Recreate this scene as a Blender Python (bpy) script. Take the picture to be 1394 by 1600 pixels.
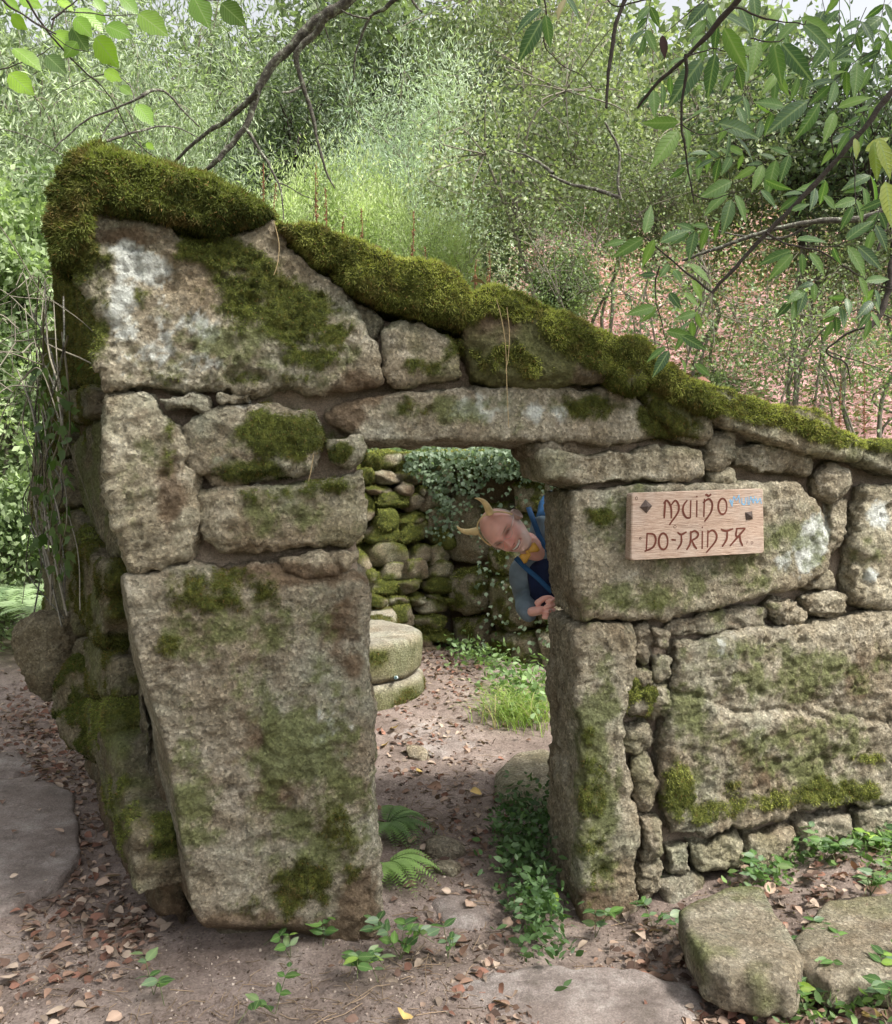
import bpy, bmesh, math, random
import numpy as np
from mathutils import Vector, Matrix
from math import radians as R

# ------------------------------------------------------------------ camera, world, sun
for o in list(bpy.data.objects): bpy.data.objects.remove(o)
S = bpy.context.scene
COL = S.collection
CAMH, PITCH, F = 1.5, R(2.07), 1385.6
cam_d = bpy.data.cameras.new('camera'); cam = bpy.data.objects.new('camera', cam_d); COL.objects.link(cam)
cam.location = (0, 0, CAMH); cam.rotation_euler = (R(90) - PITCH, 0, 0)
cam_d.sensor_fit = 'VERTICAL'; cam_d.angle_y = R(60); cam_d.clip_start = .05; cam_d.clip_end = 1500
S.camera = cam
W = bpy.data.worlds.new('World'); S.world = W; W.use_nodes = True
SUN_EL, SUN_AZ = R(53), R(58)       # azimuth measured from -Y (behind the camera) towards +X
nt = W.node_tree; bg = nt.nodes['Background']
sky = nt.nodes.new('ShaderNodeTexSky'); sky.sky_type = 'NISHITA'; sky.sun_disc = False
sky.sun_elevation = SUN_EL; sky.sun_rotation = math.pi - SUN_AZ; sky.dust_density = 4; sky.air_density = 1.0
hs = nt.nodes.new('ShaderNodeHueSaturation'); hs.inputs['Saturation'].default_value = .16; hs.inputs['Value'].default_value = 1.2
nt.links.new(sky.outputs[0], hs.inputs['Color']); nt.links.new(hs.outputs[0], bg.inputs[0])
bg.inputs[1].default_value = .125
sd = bpy.data.lights.new('sun', 'SUN'); sd.energy = 3.4; sd.angle = R(9); sd.color = (1, .95, .87)
sun = bpy.data.objects.new('sun', sd); COL.objects.link(sun)
sdir = Vector((math.sin(SUN_AZ) * math.cos(SUN_EL), -math.cos(SUN_AZ) * math.cos(SUN_EL), math.sin(SUN_EL)))
sun.rotation_euler = sdir.to_track_quat('Z', 'Y').to_euler(); sun.location = (0, 0, 30)
S.view_settings.view_transform = 'Standard'; S.view_settings.look = 'None'
S.view_settings.exposure = 1.05; S.view_settings.gamma = 1; S.view_settings.use_curve_mapping = False

# ------------------------------------------------------------------ pixel <-> place
ct, st = math.cos(PITCH), math.sin(PITCH)
def ray(px, py):
    a, b = (px - 697) / F, (800 - py) / F
    return np.array([a, ct + b * st, -st + b * ct])
def PY(px, py, Y):
    d = ray(px, py); k = Y / d[1]; return np.array([d[0] * k, Y, CAMH + d[2] * k])
def PZ(px, py, z=0.):
    d = ray(px, py); k = (z - CAMH) / d[2]; return np.array([d[0] * k, d[1] * k, z])
def PPL(px, py, o, n):
    d = ray(px, py); c = np.array([0, 0, CAMH]); k = np.dot(np.array(o) - c, n) / np.dot(d, n); return c + d * k
def proj(v):
    v = np.asarray(v, float).reshape(-1, 3)
    f = v[:, 1] * ct - (v[:, 2] - CAMH) * st; u = v[:, 1] * st + (v[:, 2] - CAMH) * ct
    f = np.maximum(f, .05)
    return 697 + F * v[:, 0] / f, 800 - F * u / f

# ------------------------------------------------------------------ numpy noise
def _h(ix, iy, iz, s):
    h = (ix * 374761393 + iy * 668265263 + iz * 2147483647 + s * 974634777) & 0xFFFFFFFF
    h = ((h ^ (h >> 13)) * 1274126177) & 0xFFFFFFFF
    h = ((h ^ (h >> 16)) * 2246822519) & 0xFFFFFFFF
    return ((h ^ (h >> 15)) & 0xFFFFFF) / float(0xFFFFFF)
def vnoise(p, s=0):
    p = np.asarray(p, float); i = np.floor(p).astype(np.int64); f = p - i; f = f * f * f * (f * (f * 6 - 15) + 10)
    r = 0
    for dx in (0, 1):
        wx = f[:, 0] if dx else 1 - f[:, 0]
        for dy in (0, 1):
            wy = f[:, 1] if dy else 1 - f[:, 1]
            for dz in (0, 1):
                wz = f[:, 2] if dz else 1 - f[:, 2]
                r = r + wx * wy * wz * _h(i[:, 0] + dx, i[:, 1] + dy, i[:, 2] + dz, s)
    return r * 2 - 1
def fbm(p, sc=1., o=4, s=0, g=.5):
    p = np.asarray(p, float) * sc; a, r, t = 1., 0, 0
    for k in range(o):
        r = r + a * vnoise(p + 17.3 * k, s + k); t += a; a *= g; p = p * 2.03
    return r / t
def ridged(p, sc=1., o=3, s=0):
    p = np.asarray(p, float) * sc; a, r, t = 1., 0, 0
    for k in range(o):
        r = r + a * (1 - 2 * np.abs(vnoise(p + 9.1 * k, s + k))); t += a; a *= .5; p = p * 2.1
    return r / t
def sstep(a, b, x):
    t = np.clip((x - a) / (b - a), 0, 1); return t * t * (3 - 2 * t)
def fbm1(x, y, sc, o=4, s=0):
    x = np.atleast_1d(np.asarray(x, float)); y = np.atleast_1d(np.asarray(y, float))
    return fbm(np.stack([x, y, np.zeros_like(x)], 1), sc, o, s)

# ------------------------------------------------------------------ mesh helpers
def mk_mesh(name, V, Fc, mat=None, smooth=False, attrs=None, col=None):
    V = np.ascontiguousarray(V, np.float32)
    me = bpy.data.meshes.new(name)
    if isinstance(Fc, np.ndarray):
        n, k = Fc.shape
        me.vertices.add(len(V)); me.vertices.foreach_set('co', V.ravel())
        me.loops.add(n * k); me.loops.foreach_set('vertex_index', np.ascontiguousarray(Fc, np.int32).ravel())
        me.polygons.add(n); me.polygons.foreach_set('loop_start', np.arange(0, n * k, k, dtype=np.int32))
    else:
        me.from_pydata(V.tolist(), [], Fc)
    me.update(calc_edges=True)
    if smooth: me.polygons.foreach_set('use_smooth', np.ones(len(me.polygons), bool))
    for k, a in (attrs or {}).items():
        at = me.attributes.new(k, 'FLOAT', 'POINT'); at.data.foreach_set('value', np.ascontiguousarray(a, np.float32))
    if col is not None:
        c = np.ones((len(V), 4), np.float32); c[:, :3] = col
        at = me.color_attributes.new('col', 'FLOAT_COLOR', 'POINT'); at.data.foreach_set('color', c.ravel())
    if mat: me.materials.append(mat)
    me.validate(); return me
def link(name, me, parent=None, loc=None):
    o = bpy.data.objects.new(name, me); COL.objects.link(o)
    if loc is not None: o.location = loc
    if parent is not None: o.parent = parent
    return o
def thing(name, label, cat, loc=(0, 0, 0), group=None, rz=0):
    o = bpy.data.objects.new(name, None); COL.objects.link(o); o.empty_display_size = .1
    o.location = loc; o.rotation_euler = (0, 0, rz); o['label'] = label; o['category'] = cat
    if group: o['group'] = group
    return o
def tag(o, label, cat, group=None, kind=None):
    o['label'] = label; o['category'] = cat
    if group: o['group'] = group
    if kind: o['kind'] = kind
    return o
def part(name, V, Fc, mat, parent, smooth=False, **k):     # V in world space
    V = np.asarray(V, float)
    if parent is not None: V = V - np.array(parent_loc(parent))
    return link(name, mk_mesh(name, V, Fc, mat, smooth, **k), parent)
def parent_loc(p):
    l = np.zeros(3)
    while p is not None: l = l + np.array(p.location); p = p.parent
    return l
def tube(P, rad, n=6):
    P = np.asarray(P, float); m = len(P); rad = np.broadcast_to(np.asarray(rad, float), (m,))
    T = np.gradient(P, axis=0); T /= np.linalg.norm(T, axis=1)[:, None] + 1e-9
    a = np.array([0, 0, 1.]) if abs(T[0][2]) < .8 else np.array([1., 0, 0])
    V = []
    u = np.cross(T[0], a); u /= np.linalg.norm(u)
    for i in range(m):
        u = u - T[i] * np.dot(u, T[i]); u /= np.linalg.norm(u) + 1e-9; w = np.cross(T[i], u)
        t = np.arange(n) * 2 * math.pi / n
        V.append(P[i] + rad[i] * (np.cos(t)[:, None] * u + np.sin(t)[:, None] * w))
    V = np.concatenate(V); q = []
    i = np.arange(m - 1)[:, None] * n; j = np.arange(n)[None, :]; j2 = (j + 1) % n
    q = np.stack([i + j, i + j2, i + n + j2, i + n + j], -1).reshape(-1, 4)
    return V, q
class Acc:
    def __init__(s): s.V, s.Q, s.C, s.n = [], [], [], 0
    def add(s, V, Q, c=None):
        s.V.append(V); s.Q.append(Q + s.n); s.n += len(V)
        if c is not None: s.C.append(np.broadcast_to(np.asarray(c, float), (len(V), 3)))
    def get(s): return np.concatenate(s.V), np.concatenate(s.Q), (np.concatenate(s.C) if s.C else None)
def smoothline(pts, n=8):
    pts = [np.asarray(p, float) for p in pts]; out = []
    ext = [2 * pts[0] - pts[1]] + pts + [2 * pts[-1] - pts[-2]]
    for i in range(1, len(ext) - 2):
        p0, p1, p2, p3 = ext[i - 1:i + 3]
        for t in np.linspace(0, 1, n, endpoint=False):
            out.append(.5 * (2 * p1 + (p2 - p0) * t + (2 * p0 - 5 * p1 + 4 * p2 - p3) * t * t + (3 * p1 - p0 - 3 * p2 + p3) * t ** 3))
    out.append(pts[-1]); return np.array(out)
def basis(d, rng, roll=None):        # N x 3 directions -> N x 3 x 3 (columns: side, along, normal), random roll
    d = d / (np.linalg.norm(d, axis=1)[:, None] + 1e-9)
    a = rng.normal(size=d.shape) if roll is None else roll
    s = np.cross(d, a); s /= np.linalg.norm(s, axis=1)[:, None] + 1e-9
    n = np.cross(s, d); return np.stack([s, d, n], 2)
def inst(tv, tf, M, L, size, col=None):
    n = len(L); tv = np.asarray(tv, float); tf = np.asarray(tf)
    size = np.broadcast_to(np.asarray(size, float), (n,)) if np.ndim(size) < 2 else np.asarray(size)
    sv = tv[None] * (size[:, None, None] if size.ndim == 1 else size[:, None, :])
    V = np.einsum('nij,nkj->nki', M, sv) + L[:, None]
    Fc = (tf[None] + (np.arange(n) * len(tv))[:, None, None]).reshape(-1, tf.shape[1])
    c = None if col is None else np.repeat(col, len(tv), 0)
    return V.reshape(-1, 3), Fc, c
# leaf shapes: x across, y along, z normal; length 1
LEAF4 = (np.array([[0, 0, 0], [.5, .45, .1], [0, 1, 0], [-.5, .45, .1]]), np.array([[0, 1, 2], [0, 2, 3]]))
def leafshape(wid, n=5, droop=.15, fold=.12, tip=1.6, serr=0.):
    V = []; Q = []
    for i in range(n + 1):
        t = i / n; w = wid * .5 * (math.sin(math.pi * min(1, t ** .8)) ** .8 if 0 < t < 1 else .02)
        if t > .6: w *= (1 - (t - .6) / .4 * .35)
        if serr and i % 2: w *= 1 + serr
        z = -droop * t * t
        V += [[-w, t, z + fold * w * 2], [0, t, z], [w, t, z + fold * w * 2]]
    for i in range(n):
        a = i * 3; Q += [[a, a + 1, a + 4, a + 3], [a + 1, a + 2, a + 5, a + 4]]
    return np.array(V), np.array(Q)

# ------------------------------------------------------------------ materials
def newmat(name):
    m = bpy.data.materials.new(name); m.use_nodes = True; nt = m.node_tree
    b = nt.nodes['Principled BSDF']; return m, nt, b
def N(nt, t, **k):
    n = nt.nodes.new(t)
    for a, v in k.items(): setattr(n, a, v)
    return n
def mix(nt, f, a, b, mode='MIX'):
    n = N(nt, 'ShaderNodeMix', data_type='RGBA', blend_type=mode)
    for s, v in ((0, f), (6, a), (7, b)):
        if hasattr(v, 'is_output') or isinstance(v, bpy.types.NodeSocket): nt.links.new(v, n.inputs[s])
        elif s == 0: n.inputs[0].default_value = v
        else: n.inputs[s].default_value = (*v, 1)
    return n.outputs[2]
def noise(nt, sc, det=4, rough=.6, vec=None, dist=0.):
    n = N(nt, 'ShaderNodeTexNoise'); n.inputs['Scale'].default_value = sc; n.inputs['Detail'].default_value = det
    n.inputs['Roughness'].default_value = rough; n.inputs['Distortion'].default_value = dist
    nt.links.new(vec if vec is not None else geo(nt), n.inputs['Vector']); return n.outputs[0]
def geo(nt):
    for n in nt.nodes:
        if n.bl_idname == 'ShaderNodeTexCoord': return n.outputs['Object']
    return N(nt, 'ShaderNodeTexCoord').outputs['Object']
def ramp(nt, src, stops):
    n = N(nt, 'ShaderNodeValToRGB'); e = n.color_ramp.elements
    while len(e) < len(stops): e.new(.5)
    for i, (p, c) in enumerate(stops):
        e[i].position = p; e[i].color = (*c, 1) if len(c) == 3 else c
    nt.links.new(src, n.inputs[0]); return n.outputs[0]
def attr(nt, name, out='Fac'):
    n = N(nt, 'ShaderNodeAttribute'); n.attribute_name = name; return n.outputs[out]
def mth(nt, op, a, b=None, c=None):
    n = N(nt, 'ShaderNodeMath', operation=op)
    for i, v in enumerate((a, b, c)):
        if v is None: continue
        if isinstance(v, (int, float)): n.inputs[i].default_value = v
        else: nt.links.new(v, n.inputs[i])
    return n.outputs[0]
def bump(nt, h, s, d=.01, nrm=None):
    n = N(nt, 'ShaderNodeBump'); n.inputs['Strength'].default_value = s; n.inputs['Distance'].default_value = d
    nt.links.new(h, n.inputs['Height'])
    if nrm is not None: nt.links.new(nrm, n.inputs['Normal'])
    return n.outputs[0]
g3 = lambda v: (v, v, v)

def rock_material(name, tint=(1, 1, 1), mossy=True):
    m, nt, b = newmat(name)
    rnd = N(nt, 'ShaderNodeObjectInfo').outputs['Random']
    base = ramp(nt, noise(nt, 7, 8, .72, dist=.6), [(.30, (.20, .172, .12)), (.43, (.34, .305, .225)), (.54, (.48, .44, .34)), (.70, (.66, .63, .53))])
    warm = mix(nt, mth(nt, 'MULTIPLY', ramp(nt, noise(nt, 2.6, 5, .6), [(.45, g3(0)), (.68, g3(1))]), .55), base, (.29, .215, .135))
    cool = mix(nt, mth(nt, 'MULTIPLY', ramp(nt, noise(nt, 3.7, 6, .65), [(.5, g3(0)), (.66, g3(1))]), .5), warm, (.34, .375, .29))
    # dark biofilm patches
    film = mix(nt, mth(nt, 'MULTIPLY', ramp(nt, noise(nt, 11, 9, .75), [(.52, g3(0)), (.66, g3(1))]), .5), cool, (.085, .07, .045))
    # granite speckle
    v = N(nt, 'ShaderNodeTexVoronoi'); v.inputs['Scale'].default_value = 115; nt.links.new(geo(nt), v.inputs['Vector'])
    sp = ramp(nt, v.outputs['Color'], [(0, g3(.42)), (.3, g3(.82)), (.65, g3(1.08)), (1, g3(1.8))])
    pit = ramp(nt, noise(nt, 75, 7, .8), [(.34, g3(.55)), (.46, g3(.96)), (.66, g3(1.22))]); sp = mix(nt, 1., sp, pit, 'MULTIPLY')
    spk = mix(nt, .85, film, sp, 'MULTIPLY')
    val = mix(nt, 1., spk, ramp(nt, rnd, [(0, (.82, .80, .78)), (.5, (1, .97, .93)), (1, (1.1, 1.08, 1.02))]), 'MULTIPLY')
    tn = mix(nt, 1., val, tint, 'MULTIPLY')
    d = mix(nt, mth(nt, 'MULTIPLY', attr(nt, 'dirt'), .85), tn, mix(nt, .5, (.15, .10, .06), mix(nt, .9, (.2, .135, .08), sp, 'MULTIPLY')))
    li = mix(nt, attr(nt, 'lichen'), d, mix(nt, .5, (.82, .84, .79), mix(nt, .9, (.74, .77, .70), sp, 'MULTIPLY')))
    gr = mix(nt, mth(nt, 'MULTIPLY', attr(nt, 'algae'), .8), li, mix(nt, .7, (.15, .175, .055), sp, 'MULTIPLY'))
    mc = ramp(nt, noise(nt, 45, 5, .7), [(.3, (.035, .045, .009)), (.5, (.09, .105, .018)), (.72, (.20, .21, .04))])
    out = mix(nt, attr(nt, 'moss'), gr, mc)
    nt.links.new(out, b.inputs['Base Color']); b.inputs['Roughness'].default_value = .9
    b.inputs['Specular IOR Level'].default_value = .25
    h1 = noise(nt, 26, 8, .75, dist=.4); h2 = noise(nt, 150, 5, .8)
    n1 = bump(nt, h1, 1., .035); n2 = bump(nt, noise(nt, 75, 7, .8), .9, .014, n1); n2 = bump(nt, h2, .8, .008, n2); n3 = bump(nt, v.outputs['Distance'], .5, .006, n2)
    nt.links.new(n3, b.inputs['Normal']); return m
ROCK = rock_material('granite')
ROCKD = rock_material('dark_granite', (.58, .56, .50))  # same granite, tinted darker all over
def leaf_material(name, rough=.5, trans=.35, spec=.4, gain=1.25):
    m, nt, b = newmat(name)
    c = attr(nt, 'col', 'Color')
    c2 = mix(nt, .5, c, ramp(nt, noise(nt, 60, 2), [(.3, g3(.75)), (.7, g3(1.25))]), 'MULTIPLY')
    nt.links.new(c2, b.inputs['Base Color']); b.inputs['Roughness'].default_value = rough; b.inputs['Specular IOR Level'].default_value = spec
    t = N(nt, 'ShaderNodeBsdfTranslucent'); nt.links.new(mix(nt, 1., c2, (gain * 1.1, gain * 1.25, gain * .6), 'MULTIPLY'), t.inputs[0])
    ms = N(nt, 'ShaderNodeMixShader'); ms.inputs[0].default_value = trans
    nt.links.new(b.outputs[0], ms.inputs[1]); nt.links.new(t.outputs[0], ms.inputs[2])
    nt.links.new(ms.outputs[0], nt.nodes['Material Output'].inputs[0]); return m
LEAF = leaf_material('foliage'); MOSSB = leaf_material('moss_fronds', .9, .3, .1, 1.1)
DRY = leaf_material('dry_leaf', .8, .15, .15, 1.)
def flat_material(name, col, rough=.7, bsc=0, bst=.3, spec=.3, metal=0., var=.25, vsc=20):
    m, nt, b = newmat(name)
    c = mix(nt, 1., col, ramp(nt, noise(nt, vsc, 5), [(.3, g3(1 - var)), (.7, g3(1 + var))]), 'MULTIPLY')
    nt.links.new(c, b.inputs['Base Color']); b.inputs['Roughness'].default_value = rough; b.inputs['Metallic'].default_value = metal
    b.inputs['Specular IOR Level'].default_value = spec
    if bsc: nt.links.new(bump(nt, noise(nt, bsc, 5, .7), bst, .01), b.inputs['Normal'])
    return m
BARK = flat_material('dark_bark', (.055, .045, .038), .95, 90, .8)
m, nt_, b_ = newmat('lichen_bark')
nt_.links.new(ramp(nt_, noise(nt_, 45, 6, .7), [(.4, (.05, .042, .036)), (.55, (.12, .11, .085)), (.62, (.32, .35, .26)), (.8, (.40, .43, .32))]), b_.inputs['Base Color'])
b_.inputs['Roughness'].default_value = .95; nt_.links.new(bump(nt_, noise(nt_, 120, 5, .7), .8, .01), b_.inputs['Normal']); BARKL = m
GREYTWIG = flat_material('grey_twig', (.20, .18, .14), .95, 60, .5)
STRAW = flat_material('straw', (.40, .30, .16), .8)
# soil
m, nt, b = newmat('soil'); SOIL = m
c = ramp(nt, noise(nt, 3, 8, .7), [(.3, (.15, .115, .095)), (.5, (.27, .212, .182)), (.7, (.40, .33, .29))])
v = N(nt, 'ShaderNodeTexVoronoi'); v.inputs['Scale'].default_value = 150; nt.links.new(geo(nt), v.inputs['Vector'])
c = mix(nt, .8, c, ramp(nt, v.outputs['Color'], [(0, g3(.5)), (.5, g3(.95)), (.86, g3(1.1)), (1, g3(1.9))]), 'MULTIPLY')
c = mix(nt, mth(nt, 'MULTIPLY', ramp(nt, noise(nt, 14, 6, .7), [(.5, g3(0)), (.7, g3(1))]), .5), c, (.075, .05, .04))
c = mix(nt, attr(nt, 'green'), c, ramp(nt, noise(nt, 5, 6), [(.3, (.035, .045, .014)), (.7, (.09, .10, .035))]))
c = mix(nt, attr(nt, 'bracken'), c, ramp(nt, noise(nt, 6, 6), [(.3, (.30, .165, .155)), (.7, (.66, .42, .41))]))
nt.links.new(c, b.inputs['Base Color']); b.inputs['Roughness'].default_value = .95; b.inputs['Specular IOR Level'].default_value = .2
nb = bump(nt, noise(nt, 40, 8, .75), .8, .02); nb = bump(nt, noise(nt, 230, 4, .7), .7, .006, nb); nt.links.new(nb, b.inputs['Normal'])

# ------------------------------------------------------------------ ground
WN = np.array([.2696, -.963, 0]); WO = np.array([0, 3.0, 0]); WE = np.array([-.12, 1, 0]) / 1.0072   # front wall plane, normal, depth direction
SDIR = np.array([-.50, .866, 0]); SN = np.array([-.866, -.50, 0]); SO = np.array([-.97, 2.80, 0])     # side wall
def Hc(x, y):
    x = np.asarray(x, float); y = np.asarray(y, float)
    z = .14 * sstep(4.2, 7, y)
    z = z + .09 * sstep(.7, 1.7, x) * sstep(5, 3, y) - .06 * np.exp(-((x - .45) / .35) ** 2 - ((y - 3.0) / .5) ** 2)
    z = z - .02 * np.exp(-((x + .3) / .6) ** 2 - ((y - 2.6) / .4) ** 2)
    # bank behind the inner walls
    wl = 7.15 - .55 * np.clip(x, 0, 3)
    bank = sstep(0, .35, y - wl) * sstep(-3.6, -2.6, x)
    z = z + 1.45 * bank
    hill = np.maximum(0, y - 8.2); z = z + np.where(hill > 0, .40 * hill * sstep(0, 2, hill), 0) * sstep(95, 60, y) + .40 * 60 * sstep(60, 95, y)
    lb = np.maximum(0, -x - 2.6 - .35 * np.maximum(y, 0)); z = z + .35 * np.minimum(lb, 30)
    rb = np.maximum(0, x - 3.2); z = z + .16 * np.minimum(rb, 20) * sstep(1, 5, y) * sstep(60, 20, y)
    z = z - .24 * np.maximum(0, hill) * sstep(.33, .6, x / np.maximum(y, 1)) * sstep(95, 60, y) - .24 * 60 * sstep(60, 95, y) * sstep(.33, .6, x / np.maximum(y, 1))
    return z
def H(x, y):
    x = np.atleast_1d(np.asarray(x, float)); y = np.atleast_1d(np.asarray(y, float))
    z = Hc(x, y)
    far = sstep(7, 14, y)
    z = z + .035 * fbm1(x, y, 1.3, 3, 5) + .012 * fbm1(x, y, 7, 3, 8) + far * .9 * fbm1(x, y, .25, 3, 9)
    z = z + .006 * fbm1(x, y, 28, 3, 10) * sstep(12, 7, y)
    return z
def grade(lo, a, b, hi, step, g=1.12):
    xs = list(np.arange(a, b + 1e-6, step)); s = step; v = xs[-1]
    while v < hi: s *= g; v += s; xs.append(v)
    s = step; v = xs[0]
    while v > lo: s *= g; v -= s; xs.insert(0, v)
    return np.array(xs)
gx = grade(-320, -2.3, 2.2, 320, .022); gy = grade(-60, 2.2, 7.1, 420, .022)
GX, GY = np.meshgrid(gx, gy); nx, ny = len(gx), len(gy)
Z = H(GX.ravel(), GY.ravel())
i = np.arange(ny - 1)[:, None] * nx; j = np.arange(nx - 1)[None]
Q = np.stack([i + j, i + j + 1, i + nx + j + 1, i + nx + j], -1).reshape(-1, 4)
gv = np.stack([GX.ravel(), GY.ravel(), Z], 1)
green = sstep(6.8, 8, gv[:, 1]) + sstep(-2.6, -3.6, gv[:, 0] + .3 * (gv[:, 1] - 4)) + sstep(2.2, 3.2, gv[:, 0]); green = np.clip(green + .4 * fbm(gv, .9, 3, 3) * (green > .02), 0, 1)
brk = sstep(8, 9, gv[:, 1]) * sstep(.06, .16, gv[:, 0] / np.maximum(gv[:, 1], 1)) * sstep(40, 25, gv[:, 1])
g = link('ground', mk_mesh('ground', gv, Q, SOIL, True, attrs=dict(green=green, bracken=brk))); g['kind'] = 'structure'

# ------------------------------------------------------------------ stones
DG = None
def eval_mesh(o):
    dg = bpy.context.evaluated_depsgraph_get(); dg.update(); e = o.evaluated_get(dg); me = e.to_mesh()
    n = len(me.vertices); V = np.empty(n * 3, np.float32); me.vertices.foreach_get('co', V)
    Nn = np.empty(n * 3, np.float32); me.vertices.foreach_get('normal', Nn)
    fs = [tuple(p.vertices) for p in me.polygons] if any(p.loop_total != 4 for p in me.polygons) else None
    if fs is None:
        q = np.empty(len(me.polygons) * 4, np.int32); me.loops.foreach_get('vertex_index', q); fs = q.reshape(-1, 4)
    e.to_mesh_clear(); return V.reshape(-1, 3).astype(float), Nn.reshape(-1, 3).astype(float), fs
def remesh(V, Fc, vox, smooth=3, fac=.6):
    me = bpy.data.meshes.new('tmp'); me.from_pydata([tuple(v) for v in V], [], [tuple(f) for f in Fc])
    bm = bmesh.new(); bm.from_mesh(me); bmesh.ops.triangulate(bm, faces=bm.faces); bmesh.ops.recalc_face_normals(bm, faces=bm.faces); bm.to_mesh(me); bm.free()
    o = bpy.data.objects.new('tmp', me); COL.objects.link(o)
    md = o.modifiers.new('r', 'REMESH'); md.mode = 'VOXEL'; md.voxel_size = vox
    if smooth: s = o.modifiers.new('s', 'SMOOTH'); s.iterations = smooth; s.factor = fac
    r = eval_mesh(o); bpy.data.objects.remove(o); bpy.data.meshes.remove(me); return r

MOSS, LICH, DIRT, ALG = [], [], [], []       # paint regions in wall pixels: cx, cy, rx, ry, angle, strength
def field(regs, px, py, V, sc, s, amp=.9, thr=.5):
    m = np.zeros(len(px))
    for cx, cy, rx, ry, an, k in regs:
        c, s_ = math.cos(R(an)), math.sin(R(an)); dx, dy = px - cx, py - cy
        u, w = (dx * c + dy * s_) / rx, (-dx * s_ + dy * c) / ry
        m = np.maximum(m, k * np.clip(1.45 - np.hypot(u, w), 0, 1.0))
    return sstep(thr - .17, thr + .17, m + amp * .8 * fbm(V, sc, 6, s, .72) * (m > .02))
def normals(V, Fc):
    a = V[Fc[:, 0]]; n = np.cross(V[Fc[:, 1]] - a, V[Fc[:, 2]] - a) if Fc.shape[1] == 3 else np.cross(V[Fc[:, 2]] - a, V[Fc[:, 3]] - V[Fc[:, 1]])
    vn = np.zeros_like(V)
    for k in range(Fc.shape[1]): np.add.at(vn, Fc[:, k], n)
    return vn / (np.linalg.norm(vn, axis=1)[:, None] + 1e-12), n
BLADE = (np.array([[-.5, 0, 0], [.5, 0, 0], [.1, 1, -.1]]), np.array([[0, 1, 2]]))
def moss_blades(name, V, Fc, vn, moss, parent, dens, length, rng, cols, hang=.5, wid=.26, mat=None):
    q = Fc[:, :4] if Fc.shape[1] == 4 else Fc
    fc = V[q].mean(1); e1 = V[q[:, 2]] - V[q[:, 0]]; e2 = V[q[:, -1]] - V[q[:, 1]]
    ar = .5 * np.linalg.norm(np.cross(e1, e2), axis=1); fn = vn[q].mean(1); mm = moss[q].mean(1)
    vis = np.einsum('ij,ij->i', fn, np.array([0, 0, CAMH]) - fc) > -.25      # only tufts on sides that can be seen from the front
    lam = ar * dens * .8 * sstep(.3, .8, mm) * vis; cnt = rng.poisson(lam); idx = np.repeat(np.arange(len(cnt)), cnt)
    if len(idx) < 10: return None
    r = rng.random((len(idx), 2, 1)); L = fc[idx] + (r[:, 0] - .5) * e1[idx] * .7 + (r[:, 1] - .5) * e2[idx] * .7
    d = fn[idx] * .9 + rng.normal(size=(len(idx), 3)) * .55 + np.array([0, 0, -hang]) * (1 - np.abs(fn[idx][:, 2:3]))
    M = basis(d, rng); ln = length * rng.uniform(.5, 1.3, len(idx))
    t = np.clip(.5 + .75 * fbm(L, 9, 3, 4) + rng.normal(size=len(idx)) * .2 + .45 * fn[idx][:, 2] - .08, 0, 1)[:, None]  # top light painted in: blades facing up lighter, undersides darker
    c = cols[0] * (1 - t) + cols[1] * t
    w = (sstep(.05, .55, fbm(L, 16, 3, 44)) * .75)[:, None]; c = c * (1 - w) + np.array([.15, .115, .045]) * w; br = rng.random(len(idx)) < .06; c[br] = (.20, .13, .05)
    Vb, Fb, Cb = inst(*BLADE, M, L, np.stack([ln * wid / 1., ln, ln], 1), c)
    o = part(name, Vb, Fb, mat or MOSSB, parent, col=Cb); o['kind'] = 'stuff'; return o
MC_GREEN = (np.array([.032, .042, .012]), np.array([.24, .275, .075]))
MC_YEL = (np.array([.065, .078, .018]), np.array([.46, .48, .14]))
MC_OLIVE = (np.array([.028, .028, .009]), np.array([.13, .125, .03]))

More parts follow.
